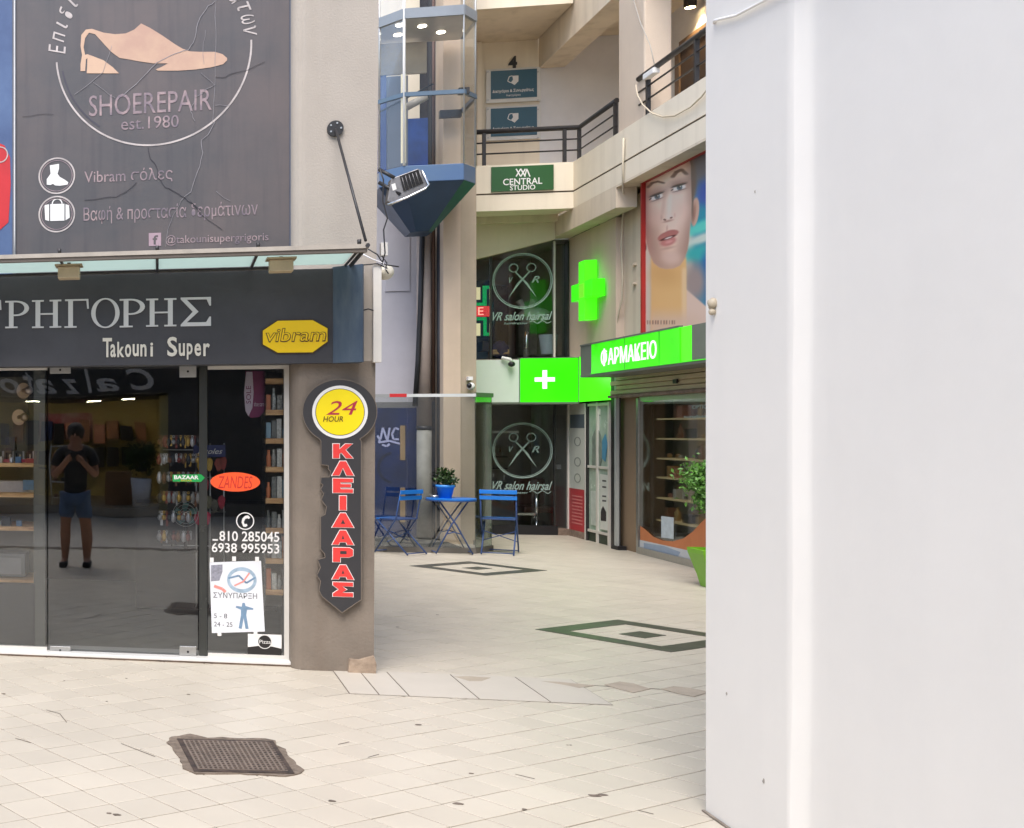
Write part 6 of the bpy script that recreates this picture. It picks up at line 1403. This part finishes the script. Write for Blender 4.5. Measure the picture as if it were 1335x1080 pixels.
# blue brand board with hanging insoles
t = thing('insole_rack', (.3, 8.7, .8), 'wire rack of hanging insoles under a navy board behind the shop glass', 'rack')
q = bY(252, 580.5, 294, 596, 8.6)
MB().box(q[0], q[2], 8.60, 8.61, q[1], q[3]).build('header', mat('navy_board', s2l(24, 36, 96), rough=.5), t)
text('lettering', 'insoles', m_print_w, frameY(8.60), bY(258, 585, 290, 592, 8.6), t, d=.001, th=.001, shear=.4)
for x in (256, 274, 292): MB().tube([(xy(x, 8.66), 8.66, .3), (xy(x, 8.66), 8.66, 1.5)], .006, 6).build('wire', m_steel, t)
for z in (.75, 1.0, 1.25, 1.45): MB().tube([(xy(212, 8.66), 8.66, z), (xy(294, 8.66), 8.66, z)], .004, 6).build('wire', m_steel, t)
cols = [((198, 160, 60), 262, 608), ((205, 170, 74), 273, 606), ((150, 66, 52), 285, 606), ((150, 60, 50), 291, 604), ((120, 40, 60), 264, 634), ((160, 50, 60), 268, 633), ((110, 110, 92), 262, 652), ((120, 118, 96), 272, 655), ((170, 40, 66), 289, 655), ((206, 70, 100), 258, 676), ((214, 76, 104), 270, 676), ((190, 60, 90), 264, 680), ((90, 90, 80), 280, 660)]
names = 'abcdefghijklm'
for i, (c3, px, py) in enumerate(cols):
    c = onY(px, py, 8.63); b = MB()
    b.prism(frameY(8.64), [(c.x + .028 * math.cos(a) * (1.1 if math.sin(a) > 0 else .8), c.z + .05 * math.sin(a)) for a in [R(30 * k) for k in range(12)]], 0, .018)
    b.build('insole', mat('insole_' + names[i], s2l(*c3), rough=.7, var=.3, scale=40), None, bevel=.004, label=('ochre', 'straw yellow', 'brick red', 'dark red', 'wine coloured', 'crimson', 'olive grey', 'greenish grey', 'deep crimson', 'rose pink', 'bright pink', 'dark pink', 'dull grey')[i] + ' insole pair hanging on the wire rack behind the glass', category='insole', group='insoles on the wire rack')
# key and tool rack (left of it)
rk = [mat('key_steel', s2l(190, 190, 194), rough=.35, metal=.5), mat('key_brass', s2l(190, 156, 80), rough=.35, metal=.5), mat('handle_red', s2l(120, 44, 38), rough=.4), mat('handle_black', (.02, .02, .022), rough=.4), mat('key_nickel', s2l(150, 150, 150), rough=.4, metal=.4), mat('leather_brown', s2l(110, 72, 48), rough=.6)]
for row, z in enumerate((1.56, 1.43, 1.30, 1.16, 1.02, .88)):
    for k in range(17):
        px = 208 + k * 3.1 + random.uniform(-.8, .8)
        if px > 250 and row > 3: continue
        x = xy(px, 8.46); l = random.uniform(.06, .12); w = random.uniform(.004, .009)
        b = MB(); b.box(x - w, x + w, 8.43, 8.438, z - l, z - .02) if k % 2 else b.ball((x, 8.434, z - .05), .019, 8, random.uniform(1, 2.2)); b.ring(frameY(8.434), x, z - .012, .010, .005, -.003, .003, 8)
        b.build('hanging_keyring', random.choice(rk), None, label='keyring or small tool in the %s row hanging on the wire rack' % ('top', 'second', 'third', 'fourth', 'fifth', 'lowest')[row], category='keyring', group='keyrings on the wire rack')
# fan
c = onY(242, 670, 8.62); t = thing('desk_fan', (c.x, 8.62, c.z - .28), 'small metal fan with pale green blades behind the shop glass', 'fan')
m_fb = mat('pale_green_blade', s2l(96, 140, 138), rough=.3)
for r in (.092, .07, .045): MB().ring(frameY(8.60), c.x, c.z, r, r - .003, 0, .003, 32).build('guard_ring', m_steel, t)
for k in range(5):
    a = R(72 * k); MB().prism(frameY(8.61), [(c.x, c.z), (c.x + .08 * math.cos(a), c.z + .08 * math.sin(a)), (c.x + .085 * math.cos(a + .5), c.z + .085 * math.sin(a + .5)), (c.x + .05 * math.cos(a + .9), c.z + .05 * math.sin(a + .9))], 0, .004).build('blade', m_fb, t)
MB().disc(frameY(8.60), c.x, c.z, .016, .0, .012, 16).build('hub', m_print_w, t)
MB().tube([(c.x, 8.65, c.z - .02), (c.x, 8.66, c.z - .26)], .014).build('stand', m_dark, t)
MB().lathe((c.x, 8.66, c.z - .28), [(0, .02), (.08, .018), (.09, 0)], 20).build('foot', m_dark, t)
# counter far inside and slim pole
MB().box(-.2, 1.0, 10.4, 11.0, .022, .95).build('counter', mat('dark_counter', (.05, .045, .04), rough=.5), None, label='dark counter deep inside the repair shop', category='counter')

# ================================================================== across the street, seen in the glass
oy = -5.6
op = thing('shoe_shop_opposite', (-2, oy, 0), 'dark fronted shoe shop across the street mirrored in the glass door', 'building')
m_of = mat('black_fascia', (.012, .012, .013), rough=.5); m_ow = mat('ochre_inner_wall', s2l(214, 196, 130), rough=.8, var=.15)
MB().box(-9, 7, oy - .3, oy, 2.25, 3.2).build('fascia', m_of, op)
MB().box(-9, 7, oy - 4, oy - .0, 3.2, 5.8).build('upper_wall', m_cream, op)
MB().box(-9, -3.6, oy - .3, oy, 0, 2.25).build('side_pier', m_of, op)
MB().box(.15, 7, oy - .3, oy, 0, 2.25).build('side_pier', mat('dim_grey_pier', (.05, .05, .05), rough=.6), op)
MB().box(-3.6, .15, oy - 3.6, oy - 3.4, 0, 2.25).build('back_wall', m_ow, op)
MB().box(.0, .149, oy - 3.4, oy - .301, 0, 2.25).build('side_wall', m_ow, op)
MB().box(-3.6, .15, oy - 3.4, oy - .301, 2.2, 2.249).build('ceiling', m_of, op)
MB().box(-3.6, .0, oy - 3.4, oy + .25, 0, .16).build('raised_floor', mat('opposite_floor', s2l(150, 140, 124), rough=.5), op)
Fo = Frame((0, oy, 0), (-1, 0, 0), (0, 0, 1), (0, 1, 0))
lg = thing('facade_lettering', (-1.4, oy, 2.4), 'large silver cursive shop name on the black fascia across the street', 'lettering')
for ch, s0, s1, hh in (('C', .10, .62, .46), ('a', .74, 1.16, .27), ('l', 1.22, 1.40, .46), ('z', 1.46, 1.82, .27), ('a', 1.9, 2.3, .27), ('t', 2.36, 2.56, .40), ('o', 2.6, 2.95, .27)):
    text('letter', ch, mat('silver_facade_letter', s2l(196, 192, 186), rough=.5), Fo, (s0, 2.30, s1, 2.30 + hh), lg, d=.001, th=.03, shear=.35, bold=.02)
for x in (-2.6, -1.3, -.6):
    MB().box(x - .14, x + .14, oy - 2.2, oy - 2.08, 2.185, 2.199).build('ceiling_light', emis('shop_tube', (1, .88, .62), 42), op)
def oppo(name, x0, x1, y0, y1, z0, z1, m, lab, cat, **k): return MB().box(x0, x1, y0, y1, z0, z1).build(name, m, None, label=lab, category=cat, **k)
oppo('wall_picture', -2.6, -1.4, oy - 3.39, oy - 3.36, 1.35, 1.95, mat('red_white_picture', s2l(196, 60, 84), rough=.5, var=.9, scale=2, col2=s2l(214, 210, 206)), 'red and white picture on the ochre wall across the street', 'picture')
for i in range(22):
    x = -3.4 + (i % 11) * .29; zz_ = 1.30 if i < 11 else .72
    oppo('hanging_bag', x, x + random.uniform(.16, .26), oy - 3.3, oy - 3.1, zz_ + random.uniform(-.05, .1), zz_ + random.uniform(.32, .5), random.choice([m_items[3], m_items[3], m_items[1], m_bl, m_items[4]]), ('bag in the upper' if i < 11 else 'bag in the lower') + ' row hanging on the ochre wall of the shop across the street', 'bag', group='bags on the ochre wall')
oppo('display_table', -2.9, -1.9, oy - .9, oy - .5, .86, .90, mat('ochre_table', s2l(190, 170, 90), rough=.4), 'ochre display table at the entrance of the shop across the street', 'table')
oppo('cardboard_box', -1.0, -.55, oy - 1.2, oy - .8, .16, .75, mat('cardboard', s2l(150, 110, 74), rough=.8), 'brown cardboard box at the entrance across the street', 'box')
t = thing('shoe_rack', (-1.7, oy - .2, .16), 'white wire rack of shoes at the entrance across the street', 'rack')
for z in (.3, .62, .95, 1.25): MB().box(-2.0, -1.4, oy - .3, oy - .05, z, z + .012).build('shelf', m_print_w, t)
for x in (-2.0, -1.4): MB().tube([(x, oy - .05, .16), (x, oy - .05, 1.3)], .01).build('post', m_print_w, t)
for i in range(12):
    x = -1.95 + (i % 4) * .14; z = (.312, .632, .962)[i // 4]
    b = MB(); b.ball((x + .03, oy - .15, z + .045), .045, 8, .9); b.build('shoe', random.choice(m_items), None, label='shoe on the %s shelf of the white wire rack across the street' % ('lowest', 'middle', 'top')[i // 4], category='shoe', group='shoes on the rack across the street')
c0 = (-.35, oy - .3); t = thing('street_plant', (c0[0], c0[1], .16), 'dark leafy plant in a grey pot at the entrance across the street', 'potted plant')
MB().lathe((c0[0], c0[1], .161), [(0, 0), (.17, 0), (.20, .5), (.17, .5)], 16).build('pot', m_grey, t)
leaf_cloud('foliage', m_leaf, t, (c0[0], c0[1], 1.1), (.3, .3, .4), 700, .10)
# other buildings closing the street
for nm, x0, x1, y0, y1, h, lab in (('street_building', -16, -9.01, oy - 5, oy + 1, 9.0, 'cream building left of the shoe shop across the street'), ('street_building', 7.01, 14, -9, 0, 9.0, 'cream building on the right across the street'),
                                 ('street_building', -16, -6.01, 8.17, 16, 6.3, 'cream building along the street left of the repair shop'), ('street_building', -24, -20, -10, 18, 6.5, 'pale building closing the far left end of the street')):
    t = thing(nm, ((x0 + x1) / 2, (y0 + y1) / 2, 0), lab, 'building', 'buildings around the street')
    MB().box(x0, x1, y0, y1, 0, h).build('wall', m_cream, t)
    for k in range(3):
        for j in range(2):
            xx = x0 + (x1 - x0) * (k + .5) / 3 - .4; yy = y1 + .01 if y1 < 5 else y0 - .03
            w = MB().box(xx, xx + .9, yy, yy + .02, 1.0 + j * 3, 2.3 + j * 3).build('window', m_darkglass if False else mat('dark_window', (.03, .035, .04), rough=.1), t)

# ================================================================== person reflected in the door
def person(loc, rz):
    t = thing('person', loc, 'person in dark top and denim shorts holding a camera, mirrored in the glass door', 'person', rotz=0)
    H = 1.0
    J = {'pelvis': (0, 0, .86), 'waist': (0, 0, 1.0), 'chest': (0, .01, 1.20), 'neckb': (0, 0, 1.36), 'neck': (0, .02, 1.42), 'head': (0, .04, 1.52), 'top': (0, .03, 1.60)}
    R_ = {'pelvis': .115, 'waist': .115, 'chest': .145, 'neckb': .08, 'neck': .052, 'head': .088, 'top': .070}
    E = [('pelvis', 'waist'), ('waist', 'chest'), ('chest', 'neckb'), ('neckb', 'neck'), ('neck', 'head'), ('head', 'top')]
    for s, n in ((-1, 'l'), (1, 'r')):
        J.update({n + 'hip': (s * .09, 0, .80), n + 'knee': (s * .115, .02, .46), n + 'calf': (s * .12, -.01, .32), n + 'ank': (s * .125, -.01, .08), n + 'toe': (s * .15, .15, .035),
                  n + 'sh': (s * .185, 0, 1.31), n + 'elb': (s * .25, .06, 1.06), n + 'wr': (s * .10, .26, 1.22), n + 'hand': (s * .055, .30, 1.28)})
        R_.update({n + 'hip': .095, n + 'knee': .066, n + 'calf': .068, n + 'ank': .038, n + 'toe': .034, n + 'sh': .056, n + 'elb': .043, n + 'wr': .028, n + 'hand': .034})
        E += [('pelvis', n + 'hip'), (n + 'hip', n + 'knee'), (n + 'knee', n + 'calf'), (n + 'calf', n + 'ank'), (n + 'ank', n + 'toe'), ('neckb', n + 'sh'), (n + 'sh', n + 'elb'), (n + 'elb', n + 'wr'), (n + 'wr', n + 'hand')]
    def skin(name, keys, edges, m, grow=0, sub=2):
        idx = {k: i for i, k in enumerate(keys)}
        me = bpy.data.meshes.new(name); me.from_pydata([J[k] for k in keys], [(idx[a], idx[b]) for a, b in edges], [])
        o = bpy.data.objects.new(name, me); COL.objects.link(o); o.parent = t
        sk = o.modifiers.new('skin', 'SKIN'); sk.use_smooth_shade = True
        for i, k in enumerate(keys):
            v = me.skin_vertices[0].data[i]; v.radius = (R_[k] + grow, (R_[k] + grow) * (.75 if k in ('pelvis', 'waist', 'chest') else 1)); v.use_root = (i == 0)
        sb = o.modifiers.new('sub', 'SUBSURF'); sb.levels = sb.render_levels = sub
        me.materials.append(m); return o
    sk_m = mat('skin', s2l(172, 124, 98), rough=.6, var=.08); dk = mat('dark_tshirt', (.03, .032, .035), rough=.9, var=.3); jn = mat('denim_shorts', s2l(92, 116, 150), rough=.9, var=.25, scale=20); hr = mat('dark_hair', (.02, .014, .01), rough=.6)
    ks = list(J); skin('body', ks, E, sk_m)
    J.update({'lsl': (-.235, .04, 1.15), 'rsl': (.235, .04, 1.15), 'lth': (-.11, .012, .52), 'rth': (.11, .012, .52)}); R_.update({'lsl': .05, 'rsl': .05, 'lth': .080, 'rth': .080, 'pelvis': .142, 'waist': .125})
    J['belt'] = (0, 0, .80); R_['belt'] = .160; skin('tshirt', ['belt', 'waist', 'chest', 'neckb', 'lsh', 'rsh', 'lsl', 'rsl'], [('belt', 'waist'), ('waist', 'chest'), ('chest', 'neckb'), ('neckb', 'lsh'), ('neckb', 'rsh'), ('lsh', 'lsl'), ('rsh', 'rsl')], dk, .016)
    skin('shorts', ['pelvis', 'lhip', 'rhip', 'lth', 'rth'], [('pelvis', 'lhip'), ('pelvis', 'rhip'), ('lhip', 'lth'), ('rhip', 'rth')], jn, .02)
    L0 = Vector(loc)
    def add(b, name, m): 
        o = b.build(name, m, t); return o
    off = lambda p: tuple(Vector(p) + L0)
    b = MB(); b.ball(off((0, .015, 1.56)), .102, 14, 1.15, .03); add(b, 'hair', hr)
    b = MB(); b.tube([off((0, .125, 1.54)), off((0, .145, 1.51)), off((0, .125, 1.50))], [.008, .014, .01], 8); add(b, 'nose', sk_m)
    for s in (-1, 1):
        b = MB(); b.ball(off((s * .033, .118, 1.545)), .011, 8); add(b, 'eye', m_dark)
        b = MB(); b.ball(off((s * .090, .03, 1.52)), .022, 8, 1.4); add(b, 'ear', sk_m)
        b = MB(); b.box(L0.x + s * .135 - .045, L0.x + s * .135 + .045, L0.y - .07, L0.y + .19, L0.z + .001, L0.z + .07); o = add(b, 'shoe', m_dark); bv = o.modifiers.new('bevel', 'BEVEL'); bv.width = .02; bv.segments = 3
        for k in range(5):
            fx = s * (.052 - .012 * k + .02); zz = 1.30 - .016 * k if k else 1.325
            b = MB(); b.tube([off((s * .06, .31, 1.29 - .012 * k)), off((s * .045, .345, 1.30 - .013 * k)), off((s * (.02 if k else .035), .345, 1.305 - .014 * k))], [.010, .009, .007], 8); add(b, 'finger', sk_m)
    b = MB(); b.box(L0.x - .06, L0.x + .06, L0.y + .29, L0.y + .335, L0.z + 1.25, L0.z + 1.33); add(b, 'camera_body', m_dark) if False else None
    b = MB(); b.tube([off((-.02, .115, 1.475)), off((.02, .115, 1.475))], .006, 6); add(b, 'mouth', mat('lip', s2l(150, 80, 74), rough=.5))
    c = MB(); c.box(L0.x - .055, L0.x + .055, L0.y + .30, L0.y + .34, L0.z + 1.262, L0.z + 1.335)
    co = thing('camera_held', (L0.x, L0.y + .3, L0.z + 1.26), 'small black camera held up by the person mirrored in the door', 'camera')
    c.build('body', m_dark, co, bevel=.004); MB().tube([(L0.x, L0.y + .34, L0.z + 1.298), (L0.x, L0.y + .39, L0.z + 1.298)], .028, 16).build('lens', m_dark, co)
    return t
person((-.95, 2.75, 0), 0)
